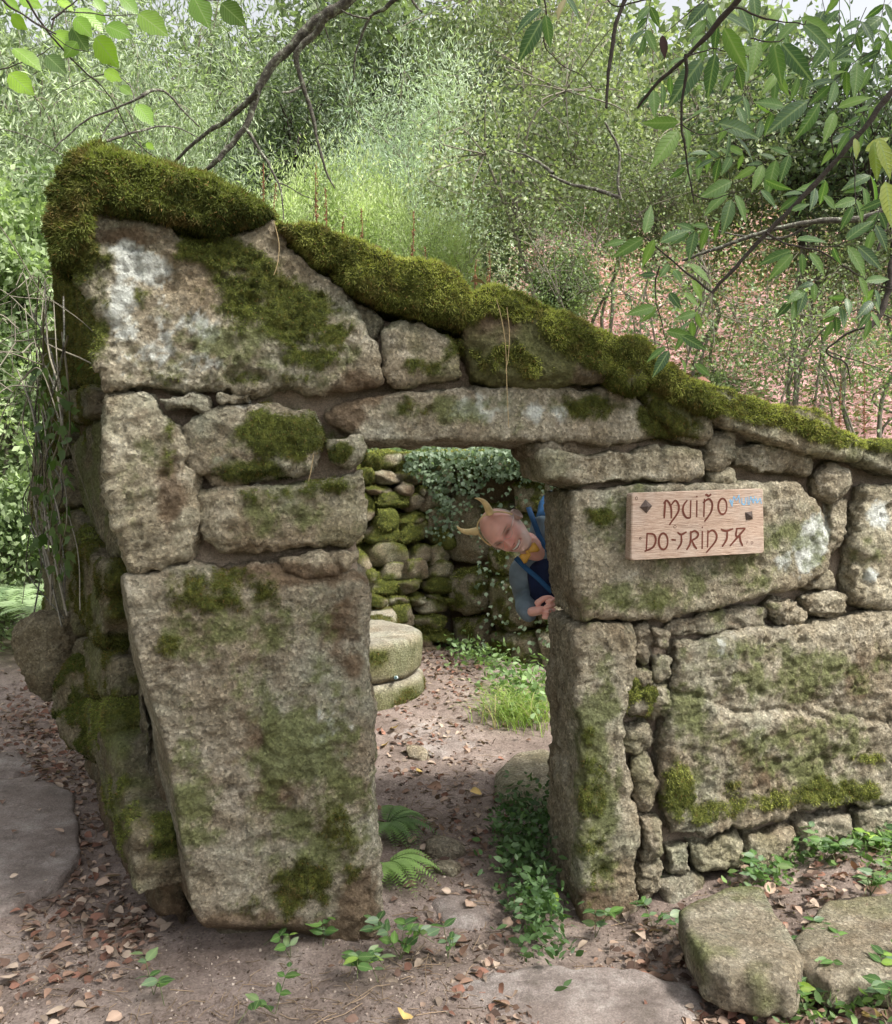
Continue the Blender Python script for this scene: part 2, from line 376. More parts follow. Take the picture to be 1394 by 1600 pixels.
MC_DARK = (np.array([.008, .013, .004]), np.array([.09, .115, .025]))
wall_rng = np.random.default_rng(7)
STONES = []
def stone(name, poly, parent, plane=(WO, WN), ext=WE, depth=.36, proud=.0, vox=.0102, bev=.020, rough=1., seed=1,
          mossy=0., mcols=MC_GREEN, mlen=.009, mdens=60000, mat=None, shape=None, label=None, topmoss=0., dirt=0., lump=.0, jit=2.5, alg=0.):
    """one stone: a pixel outline on the wall's plane, given real thickness, hewn edges and relief"""
    rng = np.random.default_rng(seed * 13 + 5); o_, n_ = plane; ext = np.asarray(ext, float)
    p = [np.array(q, float) for q in poly]; pts = []
    for a, b in zip(p, p[1:] + p[:1]):
        L = np.linalg.norm(b - a); k = max(1, int(L / 22))
        for t in range(k):
            q = a + (b - a) * t / k; pts.append(q + (rng.normal(size=2) * jit if t else 0))
    ring = np.array([PPL(q[0], q[1], o_, n_) for q in pts])
    c = ring.mean(0); rr = np.linalg.norm(ring - c, axis=1).mean()
    b = min(bev, rr * .35)
    r0 = c + (ring - c) * (1 - b / rr * 1.15) + n_ * proud
    r1 = ring + n_ * (proud - b * .8)
    r2 = ring + ext * depth
    k = len(ring); V = np.concatenate([r0, r1, r2]); Fc = [list(range(k)), list(range(3 * k - 1, 2 * k - 1, -1))]
    for a in range(2):
        for i in range(k): Fc.append([a * k + i, a * k + (i + 1) % k, (a + 1) * k + (i + 1) % k, (a + 1) * k + i])
    V, Nn, Fc = remesh(V, Fc, vox, 2, .6)
    if not isinstance(Fc, np.ndarray): Fc = np.array([list(f) + [f[-1]] * (4 - len(f)) for f in Fc])
    off = np.array([seed * 3.7, seed * 1.3, 0])
    Vw = V + off + .05 * np.stack([fbm(V, 6, 2, 51), fbm(V, 6, 2, 52), fbm(V, 6, 2, 53)], 1)
    r2, r3 = ridged(Vw, 9, 3, 2), ridged(Vw * [1, 1, 1.5], 26, 3, 3)
    d = .022 * fbm(V + off, 3.2, 3, 1) + .012 * r2 + .0065 * r3 + .004 * fbm(V + off, 75, 2, 4)
    # broken faces: terraces like a split stone, and chips out of the edges
    tz = fbm(Vw, 5, 3, 6) * 5; d = d + .007 * (np.floor(tz) + sstep(.8, 1., tz - np.floor(tz)) - tz)
    d = d - .018 * sstep(.3, .65, fbm(V + off, 11, 3, 8))
    V = V + Nn * (d * rough)[:, None]
    px, py = proj(V)
    if shape: V = V + shape(V, px, py)
    mo = field(MOSS, px, py, V, 14, 11); li = field(LICH, px, py, V, 20, 12, 1.1); al = field(ALG, px, py, V, 10, 14, 1.0)
    di = field(DIRT, px, py, V, 7, 13)
    di = np.maximum(di, .6 * sstep(.0, -.5, r3 * .6 + r2 * .5 + .25 * fbm(V, 30, 2, 17)))     # grime colour in the hollows, painted darker to deepen their shade
    if dirt: di = np.maximum(di, dirt * sstep(-.2, .5, fbm(V, 5, 4, 3) + .15))
    if alg: al = np.maximum(al, alg * sstep(-.1, .4, fbm(V, 6, 4, 8)))
    if mossy: mo = np.maximum(mo, sstep(.35, .65, mossy + .9 * fbm(V, 9, 4, 21)))
    if topmoss: mo = np.maximum(mo, sstep(.25, .6, Nn[:, 2] * topmoss + .55 * fbm(V, 12, 4, 22)))
    V = V + Nn * (mo * (.006 + lump * (.6 + fbm(V, 13, 3, 31)) + lump * .45 * fbm(V, 38, 2, 32)))[:, None]
    li = li * (1 - mo)
    o = part(name, V, Fc, mat or ROCK, parent, True, attrs=dict(moss=mo, lichen=li, dirt=di, algae=al))
    if label: o['label'] = label
    if mo.max() > .4:
        vn, _ = normals(V, Fc)
        moss_blades('moss', V, Fc, vn, mo, o, mdens, mlen, rng, mcols)
    STONES.append(o); return o

# moss, lichen, dirt, algae: where they grow on the front wall (they stay put whatever the light does)
MOSS += [(800, 474, 80, 26, 12, 1.3), (900, 530, 80, 28, 36, 1.3), (740, 480, 24, 30, 0, 1.1), (1160, 640, 90, 18, 10, 1.2), (1270, 672, 60, 16, 22, 1.1), (1380, 696, 60, 12, 4, 1.), (1060, 612, 60, 24, 20, 1.1), (540, 1330, 40, 90, 0, .5), (300, 1000, 60, 40, 0, .42), (1180, 1255, 120, 16, -4, .6), (930, 1330, 35, 80, 0, .45), (1130, 1240, 50, 40, 0, .45), (1000, 940, 70, 22, 0, .42), (230, 470, 26, 30, 0, .45), (260, 590, 80, 14, 0, .45), (1200, 655, 90, 16, 12, .6), (430, 480, 120, 55, 18, .95), (350, 400, 90, 30, 10, .85), (480, 560, 60, 25, 0, .6), (525, 520, 22, 20, 0, 1.0), (380, 590, 60, 16, 5, .6), (455, 590, 40, 14, 0, .6),
         (440, 680, 70, 45, 10, 1.0), (400, 735, 60, 20, 0, .8), (420, 775, 90, 16, -4, .62), (535, 705, 24, 18, 0, .8), (520, 760, 50, 14, 0, .6),
         (330, 930, 70, 45, 0, .72), (400, 1400, 60, 45, 0, .45), (470, 1380, 90, 60, 0, .62), (520, 1310, 50, 40, 0, .55), (410, 920, 40, 30, 0, .6),
         (650, 640, 40, 20, 0, .55), (920, 640, 60, 25, 0, .72), (1040, 660, 60, 25, 15, .9), (700, 545, 35, 25, 0, .55), (650, 570, 45, 20, 0, .5), (790, 560, 70, 35, 0, .62),
         (940, 808, 26, 17, 10, .9), (1060, 1235, 26, 50, 0, .95), (1100, 1275, 60, 18, 0, .62), (1290, 1238, 90, 24, -3, .85), (1350, 1185, 30, 10, 0, .6), (930, 1240, 30, 60, 0, .55), (920, 1150, 14, 20, 0, .5),
         (150, 500, 30, 130, 5, .6), (130, 400, 30, 60, 0, .8), (265, 690, 15, 60, 0, .45)]
LICH += [(215, 410, 52, 28, 15, 1.15), (190, 470, 30, 60, 0, .75), (260, 560, 90, 30, 5, .45), (300, 505, 60, 22, 20, .5), (330, 520, 25, 12, 0, .7), (240, 510, 60, 40, 0, .35), (380, 632, 30, 8, 0, .4), (740, 640, 50, 22, 0, .75), (850, 645, 40, 16, 0, .55),
         (1268, 850, 24, 48, 20, 1.1), (1230, 880, 30, 25, 0, .5), (1375, 805, 20, 22, 0, .8), (1360, 900, 12, 12, 0, .6), (1160, 1010, 60, 20, 0, .3), (505, 1130, 40, 60, 0, .35), (340, 720, 22, 14, 0, .35)]
ALG += [(480, 1200, 110, 230, 0, .62), (300, 1250, 50, 120, 0, .5), (430, 980, 120, 60, 0, .62), (1200, 1040, 190, 60, 0, .6), (1250, 1180, 150, 70, 0, .62), (1100, 850, 200, 110, 0, .55), (1350, 870, 50, 70, 0, .4), (930, 1200, 40, 220, 0, .62), (430, 810, 110, 40, 0, .6), (360, 700, 60, 50, 0, .45), (220, 760, 50, 100, 0, .45), (400, 540, 160, 60, 10, .55), (720, 640, 200, 25, 0, .5), (500, 1170, 60, 130, 10, .62), (400, 1080, 80, 90, 0, .4), (300, 1000, 80, 60, 0, .45), (1000, 930, 90, 35, 0, .72), (1000, 800, 90, 60, 0, .45), (1200, 1050, 120, 80, 0, .45), (1080, 1100, 40, 60, 0, .55), (930, 1050, 30, 60, 0, .6), (940, 1300, 30, 100, 0, .7), (250, 560, 80, 30, 0, .4), (560, 1320, 30, 60, 0, .5),
        (800, 660, 80, 30, 0, .5), (1150, 1180, 90, 60, 0, .5), (1200, 910, 80, 30, 0, .4)]
DIRT += [(560, 610, 60, 30, 0, .85), (540, 650, 40, 30, 0, .9), (390, 1460, 180, 40, 0, .9), (560, 1420, 40, 60, 0, .7), (540, 1000, 40, 80, 0, .62), (450, 900, 120, 25, 0, .8), (260, 1430, 40, 60, 0, .7), (270, 740, 30, 100, 0, .6),
         (420, 1250, 60, 50, 0, .42), (930, 1420, 60, 40, 0, .8), (200, 370, 60, 20, 0, .6), (230, 660, 40, 40, 0, .4), (360, 1150, 90, 60, 0, .35), (330, 560, 40, 20, 0, .5), (1160, 1200, 80, 60, 0, .35), (980, 1010, 16, 60, 0, .5), (1340, 1060, 30, 70, 0, .45)]

mill = thing('mill_wall', 'mossy granite front wall of a ruined water mill with a low open doorway and sloping top', 'wall', (0, 3.0, 0))
# mortar and packed rubble the stones are set in
def mortar(poly, back=.046, depth=.26, seed=3, plane=(WO, WN), ext=WE, vox=.021):
    return stone('mortar', poly, mill, plane, ext, depth, -back, vox, .02, .8, seed, dirt=1., mdens=15000, mat=MORT, jit=3)
m_, nt, b = newmat('mortar'); MORT = m_
c = ramp(nt, noise(nt, 9, 8, .7), [(.3, (.20, .15, .105)), (.55, (.34, .27, .20)), (.75, (.44, .37, .29))])
v = N(nt, 'ShaderNodeTexVoronoi'); v.inputs['Scale'].default_value = 260; nt.links.new(geo(nt), v.inputs['Vector'])
c = mix(nt, .7, c, ramp(nt, v.outputs['Color'], [(0, g3(.55)), (.5, g3(1)), (1, g3(1.6))]), 'MULTIPLY')
c = mix(nt, attr(nt, 'moss'), c, (.07, .085, .018))
nt.links.new(c, b.inputs['Base Color']); b.inputs['Roughness'].default_value = .95
nb = bump(nt, noise(nt, 40, 8, .75), .8, .02); nb = bump(nt, noise(nt, 240, 4, .8), .8, .006, nb); nt.links.new(nb, b.inputs['Normal'])
mortar([(175, 400), (420, 370), (560, 480), (710, 530), (950, 590), (960, 640), (560, 665), (562, 880), (572, 1440), (350, 1440), (310, 1200), (250, 900), (195, 620)])
mortar([(725, 500), (950, 590), (1080, 640), (1300, 705), (1450, 735), (1450, 1300), (1250, 1330), (1000, 1370), (985, 1400), (925, 1420), (920, 1000), (915, 780), (880, 720), (870, 660), (730, 660), (700, 560)], seed=5)

def pillar_shape(V, px, py):
    rx = np.interp(py, [880, 950, 1050, 1150, 1250, 1350, 1420, 1480], [192, 198, 222, 255, 275, 290, 300, 330])
    d = np.clip((rx - px) / 1386 * 2.8, 0, None); front = np.einsum('ij,j->i', V - WO, WN) > -.2
    t = d * 2.4 * front
    und = .16 * sstep(1440, 1500, py) * front * sstep(560, 420, px)
    return WE[None] * (t + und)[:, None]
pillar = stone('stone', [(188, 905), (262, 890), (440, 884), (560, 893), (574, 905), (577, 1060), (580, 1200), (588, 1300), (594, 1400), (590, 1470), (500, 1492), (420, 1500), (330, 1498), (262, 1492), (236, 1440), (224, 1300), (214, 1180), (196, 1050), (184, 960)],
      mill, proud=.05, depth=.40, vox=.0095, bev=.035, seed=11, shape=pillar_shape, label='tallest upright granite slab forming the left door jamb', mcols=MC_OLIVE, mlen=.010)
stone('stone', [(112, 352), (150, 337), (210, 350), (335, 380), (425, 350), (452, 385), (535, 450), (560, 500), (582, 545), (592, 598), (500, 608), (330, 610), (166, 608), (140, 560), (148, 500), (118, 420)], mill, proud=.04, depth=.40, vox=.0095, seed=12,
      label='big triangular top block with white lichen', mcols=MC_GREEN, rough=1.3)
def drape(V, px, py):
    return np.zeros_like(V)
stone('capstone', [(90, 420), (88, 330), (100, 280), (118, 252), (150, 240), (200, 252), (260, 272), (320, 287), (372, 312), (428, 342), (398, 350), (340, 370), (280, 354), (205, 338), (150, 330), (122, 350), (112, 400)], mill, proud=.10, depth=.52, vox=.0095, bev=.05, seed=13, mossy=1.2,
      mlen=.015, mdens=95000, lump=.007, jit=4, label='thick cap at the wall\'s high end buried in dark green moss')
stone('capstone', [(424, 352), (470, 357), (540, 382), (592, 408), (655, 415), (706, 443), (722, 470), (718, 512), (655, 492), (600, 478), (548, 452), (480, 395), (432, 362)], mill, proud=.07, depth=.48, seed=14, mossy=1.1, topmoss=1., mcols=MC_YEL, mlen=.013, mdens=90000, lump=.008, jit=4)
stone('stone', [(548, 464), (585, 480), (603, 500), (592, 522), (580, 540), (562, 505)], mill, proud=.0, seed=15, dirt=.8)
stone('stone', [(594, 522), (610, 507), (658, 506), (702, 530), (716, 558), (718, 590), (680, 598), (612, 604), (594, 585)], mill, proud=.045, seed=16, alg=.5)
def e_moss(V, px, py): return np.zeros_like(V)
stone('capstone', [(724, 470), (760, 452), (830, 472), (900, 512), (958, 548), (962, 598), (870, 600), (790, 612), (738, 600), (722, 560), (718, 518)], mill, proud=.09, depth=.48, seed=17, topmoss=1.5, alg=.8, dirt=.8, mat=ROCKD, mcols=MC_YEL, mlen=.013, mdens=90000, lump=.008, bev=.05)
stone('capstone', [(948, 560), (974, 537), (1002, 552), (1002, 588), (976, 612), (946, 604)], mill, proud=.10, depth=.45, seed=18, mossy=.9, mcols=MC_YEL, mlen=.012, mdens=90000, lump=.012, bev=.05)
stone('lintel', [(505, 645), (560, 624), (660, 612), (800, 602), (960, 606), (1012, 640), (1100, 660), (1102, 692), (1040, 684), (970, 689), (840, 687), (700, 689), (568, 693), (545, 680), (512, 660)], mill, proud=.03, depth=.42, seed=19, rough=.75, bev=.02,
      label='long pale lintel slab over the doorway', mcols=MC_OLIVE)
stone('stone', [(1004, 588), (1050, 600), (1085, 625), (1108, 650), (1104, 690), (1050, 678), (1010, 650), (990, 615)], mill, proud=.06, seed=20, mossy=.65, mcols=MC_OLIVE, alg=.8)
stone('capstone', [(1003, 572), (1045, 590), (1085, 606), (1110, 640), (1090, 650), (1060, 635), (1010, 600)], mill, proud=.09, depth=.42, seed=21, mossy=.9, topmoss=1., mcols=MC_YEL, mlen=.012, mdens=85000, lump=.007)
stone('capstone', [(1080, 606), (1140, 622), (1210, 636), (1262, 652), (1300, 680), (1332, 694), (1322, 722), (1262, 714), (1180, 690), (1116, 668), (1085, 640)], mill, proud=.09, depth=.45, seed=22, topmoss=1.15, alg=.8, mcols=MC_YEL, mlen=.012, mdens=85000, lump=.007)
stone('capstone', [(1326, 690), (1394, 690), (1470, 702), (1470, 745), (1372, 742), (1330, 722)], mill, proud=.08, depth=.45, seed=23, topmoss=.8, mcols=MC_YEL, alg=.4)
stone('stone', [(842, 708), (896, 712), (950, 702), (1030, 697), (1092, 706), (1094, 744), (1000, 749), (905, 762), (848, 745)], mill, proud=.045, seed=24, depth=.38, alg=.3)
stone('stone', [(836, 688), (900, 686), (905, 706), (850, 712), (838, 704)], mill, proud=.0, seed=25, depth=.38, vox=.008, dirt=.7)
stone('stone', [(1102, 680), (1140, 676), (1140, 715), (1122, 734), (1102, 730)], mill, proud=.035, seed=26, vox=.008)
stone('stone', [(1142, 690), (1200, 692), (1262, 715), (1262, 742), (1200, 740), (1146, 728)], mill, proud=.03, seed=27, alg=.6, vox=.008)
stone('stone', [(1108, 738), (1140, 736), (1142, 752), (1110, 756)], mill, proud=.02, seed=28, vox=.007)
stone('stone', [(890, 768), (1000, 754), (1110, 757), (1236, 757), (1266, 785), (1290, 838), (1282, 890), (1240, 918), (1150, 938), (1060, 957), (990, 966), (905, 970), (893, 900), (886, 820)], mill, proud=.05, depth=.38, vox=.0095, seed=29, rough=.85,
      label='wide pale block that carries the wooden sign')
stone('stone', [(1268, 742), (1290, 722), (1324, 732), (1326, 762), (1296, 786), (1270, 772)], mill, proud=.05, seed=30, bev=.05, vox=.008)
stone('stone', [(1300, 785), (1326, 778), (1322, 830), (1306, 868), (1292, 856), (1296, 815)], mill, proud=.01, seed=31, vox=.008)
stone('stone', [(1334, 757), (1394, 752), (1470, 757), (1470, 952), (1382, 950), (1326, 938), (1318, 900), (1332, 830)], mill, proud=.05, seed=32, rough=1.2)
stone('stone', [(1252, 932), (1290, 918), (1318, 930), (1318, 958), (1286, 970), (1254, 955)], mill, proud=.055, seed=33, bev=.05, vox=.007)
stone('stone', [(1196, 946), (1222, 936), (1250, 956), (1243, 970), (1214, 970)], mill, proud=.04, seed=34, rough=1.8, vox=.006)
stone('stone', [(1252, 908), (1292, 893), (1300, 912), (1262, 924)], mill, proud=.02, seed=35, vox=.007)
stone('stone', [(1048, 968), (1120, 952), (1196, 952), (1190, 974), (1100, 990), (1062, 998), (1034, 986)], mill, proud=.015, seed=36, vox=.007)
def jamb_shape(V, px, py): return np.zeros_like(V)
stone('stone', [(894, 982), (980, 976), (984, 1050), (968, 1120), (966, 1180), (984, 1270), (990, 1400), (974, 1452), (905, 1452), (896, 1400), (904, 1200), (893, 1100)], mill, proud=.05, depth=.38, vox=.0095, seed=37, label='upright stone forming the right door jamb')
for k, pl in enumerate([[(986, 985), (1008, 976), (1022, 1008), (1004, 1042), (984, 1020)], [(1016, 1024), (1042, 1024), (1042, 1056), (1020, 1066)], [(1008, 978), (1040, 984), (1034, 1012), (1020, 1008)],
                        [(975, 1138), (1008, 1128), (1026, 1158), (1002, 1180), (976, 1168)], [(986, 1186), (1008, 1180), (1022, 1228), (1010, 1264), (990, 1258)],
                        [(994, 1272), (1022, 1276), (1026, 1330), (1000, 1345)], [(1012, 1072), (1040, 1066), (1044, 1110), (1018, 1124)], [(996, 1350), (1026, 1340), (1030, 1390), (1000, 1400)], [(984, 1050), (1010, 1046), (1016, 1066), (992, 1062)]]):
    stone('stone', pl, mill, proud=.03 + .012 * (k % 3), seed=40 + k, vox=.0065, bev=.03, rough=1.1, alg=.5 if k > 2 else 0)
stone('stone', [(964, 1076), (984, 1062), (1010, 1080), (1002, 1110), (972, 1108)], mill, proud=.06, seed=52, mossy=.8, vox=.0065, rough=1.4, mcols=MC_YEL, label='small mossy wedge stone beside the right jamb')
CR = [[(1048, 1082), (1110, 1094), (1160, 1112), (1240, 1110), (1300, 1125)], [(1200, 1115), (1260, 1100), (1330, 1118), (1394, 1135)], [(1050, 1180), (1060, 1100)]]
def crack(V, px, py):
    d = np.zeros(len(V)); wob = 9 * fbm(V, 9, 3, 77)
    for ln in CR:
        a = np.array(ln, float)
        yy = np.interp(px, a[:, 0], a[:, 1]) if abs(a[0, 0] - a[-1, 0]) > 30 else None
        if yy is None: continue
        w = (px > a[:, 0].min()) * (px < a[:, 0].max())
        d = np.maximum(d, w * (.018 * np.exp(-((py + wob - yy) / 5) ** 2) + .014 * sstep(-2, 4, yy - py - wob) * sstep(60, 0, yy - py)))
    return WE[None] * d[:, None]
stone('stone', [(1048, 1002), (1120, 992), (1200, 980), (1290, 966), (1394, 958), (1470, 956), (1470, 1226), (1390, 1246), (1240, 1262), (1160, 1288), (1100, 1303), (1038, 1298), (1028, 1240), (1032, 1150), (1046, 1090)], mill, proud=.055, vox=.0095, seed=53, shape=crack, rough=1.25, label='largest low boulder at the right of the doorway', mcols=MC_YEL)
for k, pl in enumerate([[(1072, 1312), (1150, 1304), (1156, 1345), (1082, 1356)], [(1162, 1304), (1230, 1290), (1236, 1335), (1170, 1350)], [(1240, 1284), (1320, 1270), (1325, 1305), (1244, 1330)], [(1330, 1265), (1420, 1252), (1420, 1295), (1334, 1305)],
                        [(1034, 1322), (1068, 1314), (1074, 1358), (1040, 1366)], [(1170, 1352), (1290, 1336), (1290, 1372), (1180, 1385)], [(1030, 1375), (1090, 1362), (1110, 1420), (1040, 1430)]]):
    stone('stone', pl, mill, proud=.04 + .015 * (k % 2), seed=60 + k, vox=.008, alg=.3)
stone('stone', [(164, 615), (240, 612), (250, 650), (296, 700), (304, 760), (308, 830), (290, 868), (214, 884), (196, 870), (170, 760), (160, 680)], mill, proud=.035, depth=.4, seed=70, rough=1.3)
stone('stone', [(296, 664), (340, 642), (430, 632), (490, 645), (502, 690), (488, 738), (420, 750), (350, 758), (306, 735), (290, 700)], mill, proud=.06, seed=71, bev=.045)
stone('stone', [(510, 690), (560, 682), (566, 710), (544, 732), (512, 724)], mill, proud=.05, seed=72, mossy=.5, vox=.007)
stone('stone', [(312, 774), (370, 764), (500, 748), (566, 732), (570, 830), (544, 856), (430, 860), (350, 860), (322, 840), (308, 805)], mill, proud=.055, seed=73, bev=.04, alg=.4)
stone('stone', [(436, 872), (520, 864), (558, 868), (540, 888), (472, 902), (440, 890)], mill, proud=.045, seed=74, vox=.007, dirt=.6)
stone('stone', [(248, 626), (300, 610), (326, 626), (322, 648), (300, 636), (262, 640)], mill, proud=.055, seed=75, vox=.006)
stone('stone', [(338, 618), (392, 615), (388, 629), (346, 632)], mill, proud=.05, seed=76, vox=.006, bev=.015)
stone('stone', [(510, 650), (545, 682), (560, 676), (556, 660), (520, 640)], mill, proud=.0, seed=77, vox=.008, dirt=.9)

# left return wall: narrow mossy courses seen at an angle
sp = dict(plane=(SO, SN), ext=-SN, depth=.4)
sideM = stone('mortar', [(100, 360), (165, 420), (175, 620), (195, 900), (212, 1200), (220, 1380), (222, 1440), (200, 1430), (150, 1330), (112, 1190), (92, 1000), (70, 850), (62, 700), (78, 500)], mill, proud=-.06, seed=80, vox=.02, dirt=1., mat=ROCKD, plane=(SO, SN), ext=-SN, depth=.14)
k = 0
for pl, mo, al in [([(84, 430), (90, 330), (118, 350), (130, 470), (150, 600), (104, 606), (92, 520)], .9, .3), ([(76, 520), (92, 525), (104, 640), (80, 655), (72, 600)], .9, .3),
                   ([(110, 612), (158, 612), (162, 650), (130, 660), (108, 650)], .3, .4), ([(132, 664), (162, 655), (168, 760), (192, 866), (178, 872), (150, 838), (128, 780), (116, 700)], .1, .8),
                   ([(76, 660), (104, 655), (108, 712), (82, 720)], .75, 1), ([(84, 726), (110, 718), (118, 790), (98, 800), (86, 770)], .1, .5), ([(52, 690), (72, 670), (80, 760), (84, 850), (62, 852), (46, 780)], .2, .4),
                   ([(86, 808), (122, 800), (146, 846), (110, 870), (88, 850)], .35, .5), ([(118, 862), (150, 850), (186, 882), (188, 960), (176, 1016), (148, 990), (126, 930)], .4, 1),
                   ([(64, 862), (92, 856), (114, 910), (122, 990), (92, 1000), (70, 930)], .15, .4), ([(126, 1000), (150, 1000), (186, 1030), (190, 1085), (156, 1085), (132, 1060)], .2, .7),
                   ([(150, 1096), (190, 1096), (206, 1190), (226, 1290), (232, 1400), (214, 1350), (180, 1240), (156, 1160)], .38, 1), ([(98, 1010), (124, 1004), (132, 1080), (146, 1180), (120, 1170), (100, 1090)], .2, .5)]:
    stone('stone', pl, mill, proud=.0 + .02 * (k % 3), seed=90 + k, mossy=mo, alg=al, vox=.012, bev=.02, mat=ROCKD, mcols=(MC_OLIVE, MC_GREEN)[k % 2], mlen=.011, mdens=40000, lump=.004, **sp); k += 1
# stones jutting out of the return wall
stone('stone', [(14, 988), (50, 962), (96, 960), (102, 1000), (88, 1060), (70, 1098), (44, 1080), (22, 1030)], mill, plane=(np.array([-1.9, 4.15, 0]), np.array([-.35, -.937, 0])), ext=np.array([.5, .866, 0]), depth=.5, proud=.02, bev=.05, seed=110, vox=.013, dirt=.2, label='bare block jutting from the side wall', mat=ROCKD)
jn = np.array([-.45, -.893, 0])
stone('stone', [(72, 1092), (100, 1034), (126, 1026), (152, 1062), (146, 1100), (96, 1128), (74, 1122)], mill, plane=(np.array([-1.55, 3.72, 0]), jn), ext=np.array([.5, .866, 0]), depth=.5, bev=.07, seed=111, vox=.012, mossy=.6, topmoss=1.1, mcols=MC_DARK, mlen=.011, label='upper moss covered block jutting from the side wall', mat=ROCKD)
stone('stone', [(82, 1128), (110, 1106), (152, 1098), (158, 1150), (142, 1192), (102, 1166), (86, 1146)], mill, plane=(np.array([-1.5, 3.6, 0]), jn), ext=np.array([.5, .866, 0]), depth=.5, bev=.07, seed=112, vox=.012, mossy=.35, topmoss=1.1, mcols=MC_DARK, mlen=.011, label='lower moss capped block jutting from the side wall', mat=ROCKD)

# ------------------------------------------------------------------ inner walls of the ruin (rubble)
def rock_template(seed, vox=.09, boxy=.6):
    rng = np.random.default_rng(seed)
    bm = bmesh.new(); bmesh.ops.create_icosphere(bm, subdivisions=3, radius=1.)
    V = np.array([v.co[:] for v in bm.verts]); Fc = np.array([[v.index for v in f.verts] for f in bm.faces]); bm.free()
    p = 3.2 + rng.random() * 2.5; V = V / (np.sum(np.abs(V) ** p, 1) ** (1 / p))[:, None]
    for k in range(13):      # broken flats
        n = rng.normal(size=3); n /= np.linalg.norm(n); d = rng.uniform(.58, .92); h = V @ n - d; V = V - n * (np.maximum(h, 0) * .85)[:, None]
    o = rng.random(3) * 50
    r = V / np.linalg.norm(V, axis=1)[:, None]
    V = V + r * (.13 * fbm(V + o, 1.6, 3, 3) + .11 * ridged(V + o, 3., 3, 4) + .04 * fbm(V + o, 9, 2, 5))[:, None]
    return V * .5, Fc
RT = [rock_template(s) for s in range(10)]
def rock(name, c, size, rot, parent, seed, mossy=0., topmoss=0., dirt=0., alg=0., lich=0., mat=None, mlen=.012, mdens=16000, mcols=MC_OLIVE, lump=.008, blades=True, rmat=None):
    V, Fc = RT[seed % 10]; rng = np.random.default_rng(seed)
    M = np.array(rot) if rot is not None else np.eye(3)
    V = (V * np.array(size)) @ M.T + np.array(c)
    vn, _ = normals(V, Fc)
    f = fbm(V, 7, 3, 31)
    mo = np.clip(sstep(.35, .65, mossy + .8 * f) * (mossy > 0) + sstep(.3, .6, vn[:, 2] * topmoss + .5 * f) * (topmoss > 0), 0, 1)
    V = V + vn * (mo * lump * (.6 + fbm(V, 16, 2, 5)))[:, None]
    li = sstep(.5, .7, lich + .8 * fbm(V, 9, 3, 41)) * (lich > 0) * (1 - mo); di = dirt * sstep(-.3, .3, fbm(V, 6, 3, 42)); al = alg * sstep(-.3, .3, fbm(V, 5, 3, 43))
    o = part(name, V, Fc, mat or ROCK, parent, True, attrs=dict(moss=mo, lichen=li, dirt=di, algae=al))
    if blades and mo.max() > .5: moss_blades('moss', V, Fc, vn, mo, o, mdens, mlen, rng, mcols)
    return o
def frame_from(n):
    n = np.array(n, float); n /= np.linalg.norm(n); s = np.cross([0, 0, 1.], n); s /= np.linalg.norm(s); u = np.cross(n, s); return np.stack([s, -n, u], 1)
inner = thing('rubble_wall', 'low inner wall of loose mossy rubble and big blocks behind the doorway, ivy on top', 'wall', (0, 7, 0))
CRN = np.array([-.03, 7.05, 0])
LD = np.array([-.93, -.36, 0]); LD /= np.linalg.norm(LD); LN = np.array([.36, -.93, 0]); LN /= np.linalg.norm(LN)
RD = np.array([.80, -.60, 0]); RN = np.array([-.60, -.80, 0])
rr = np.random.default_rng(21)
def backing(a, b, z0, z1, n, name):
    a = np.array(a) - np.array(n) * .12; b = np.array(b) - np.array(n) * .12; bk = -np.array(n) * .35
    u = np.linspace(0, 1, 26); w = np.linspace(0, 1, 18); V = []
    U, Wd = np.meshgrid(u, w); P0 = a[None] + (b - a)[None] * U.ravel()[:, None]; P0[:, 2] = z0 + (z1 - z0) * Wd.ravel()
    P0 = P0 + np.array(n)[None] * (.05 * fbm(P0, 5, 3, 2))[:, None]; P1 = P0 + bk
    k = 26; i = np.arange(17)[:, None] * k; j = np.arange(25)[None]; Q = np.stack([i + j, i + j + 1, i + k + j + 1, i + k + j], -1).reshape(-1, 4)
    top = np.stack([17 * k + np.arange(25), 17 * k + np.arange(25) + 1, 17 * k + np.arange(25) + 1 + len(P0), 17 * k + np.arange(25) + len(P0)], -1)
    V = np.concatenate([P0, P1]); z = np.zeros(len(V))
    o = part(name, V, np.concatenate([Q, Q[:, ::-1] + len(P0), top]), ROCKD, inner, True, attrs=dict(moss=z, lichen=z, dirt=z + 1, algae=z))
backing(CRN + LD * 2.2, CRN, -.1, 1.62, LN, 'packed_earth'); backing(CRN, CRN + RD * 1.9, -.1, 1.62, RN, 'packed_earth')
# left segment: small stones in rough rows
FL = frame_from(LN); FR = frame_from(RN)
z = .08; row = 0
while z < 1.66:
    h = rr.uniform(.075, .17); s = -.03 + rr.uniform(-.05, .05)
    while s < 1.25:
        w = h * rr.uniform(.9, 2.5); c = CRN + LD * (s + w / 2) + np.array([0, 0, z + h / 2 + rr.uniform(-.02, .02)]) + LN * rr.uniform(-.03, .03)
        q = rr.random(); a = rr.uniform(-.25, .25); ro = np.array([[math.cos(a), 0, -math.sin(a)], [0, 1, 0], [math.sin(a), 0, math.cos(a)]])
        rock('stone', c, (w * 1.3, .3, h * 1.35 * rr.uniform(.8, 1.2)), FL @ ro, inner, int(rr.integers(1e6)), mossy=.7 if q < .45 else .45 if q < .8 else 0, topmoss=1. if q < .9 else .4, dirt=.5 + .5 * rr.random(), alg=.5 * rr.random(), lich=0, mcols=(MC_OLIVE, MC_YEL)[int(rr.random() < .5)], mlen=.014, mdens=12000)
        s += w * rr.uniform(.98, 1.06)
    z += h * .98; row += 1
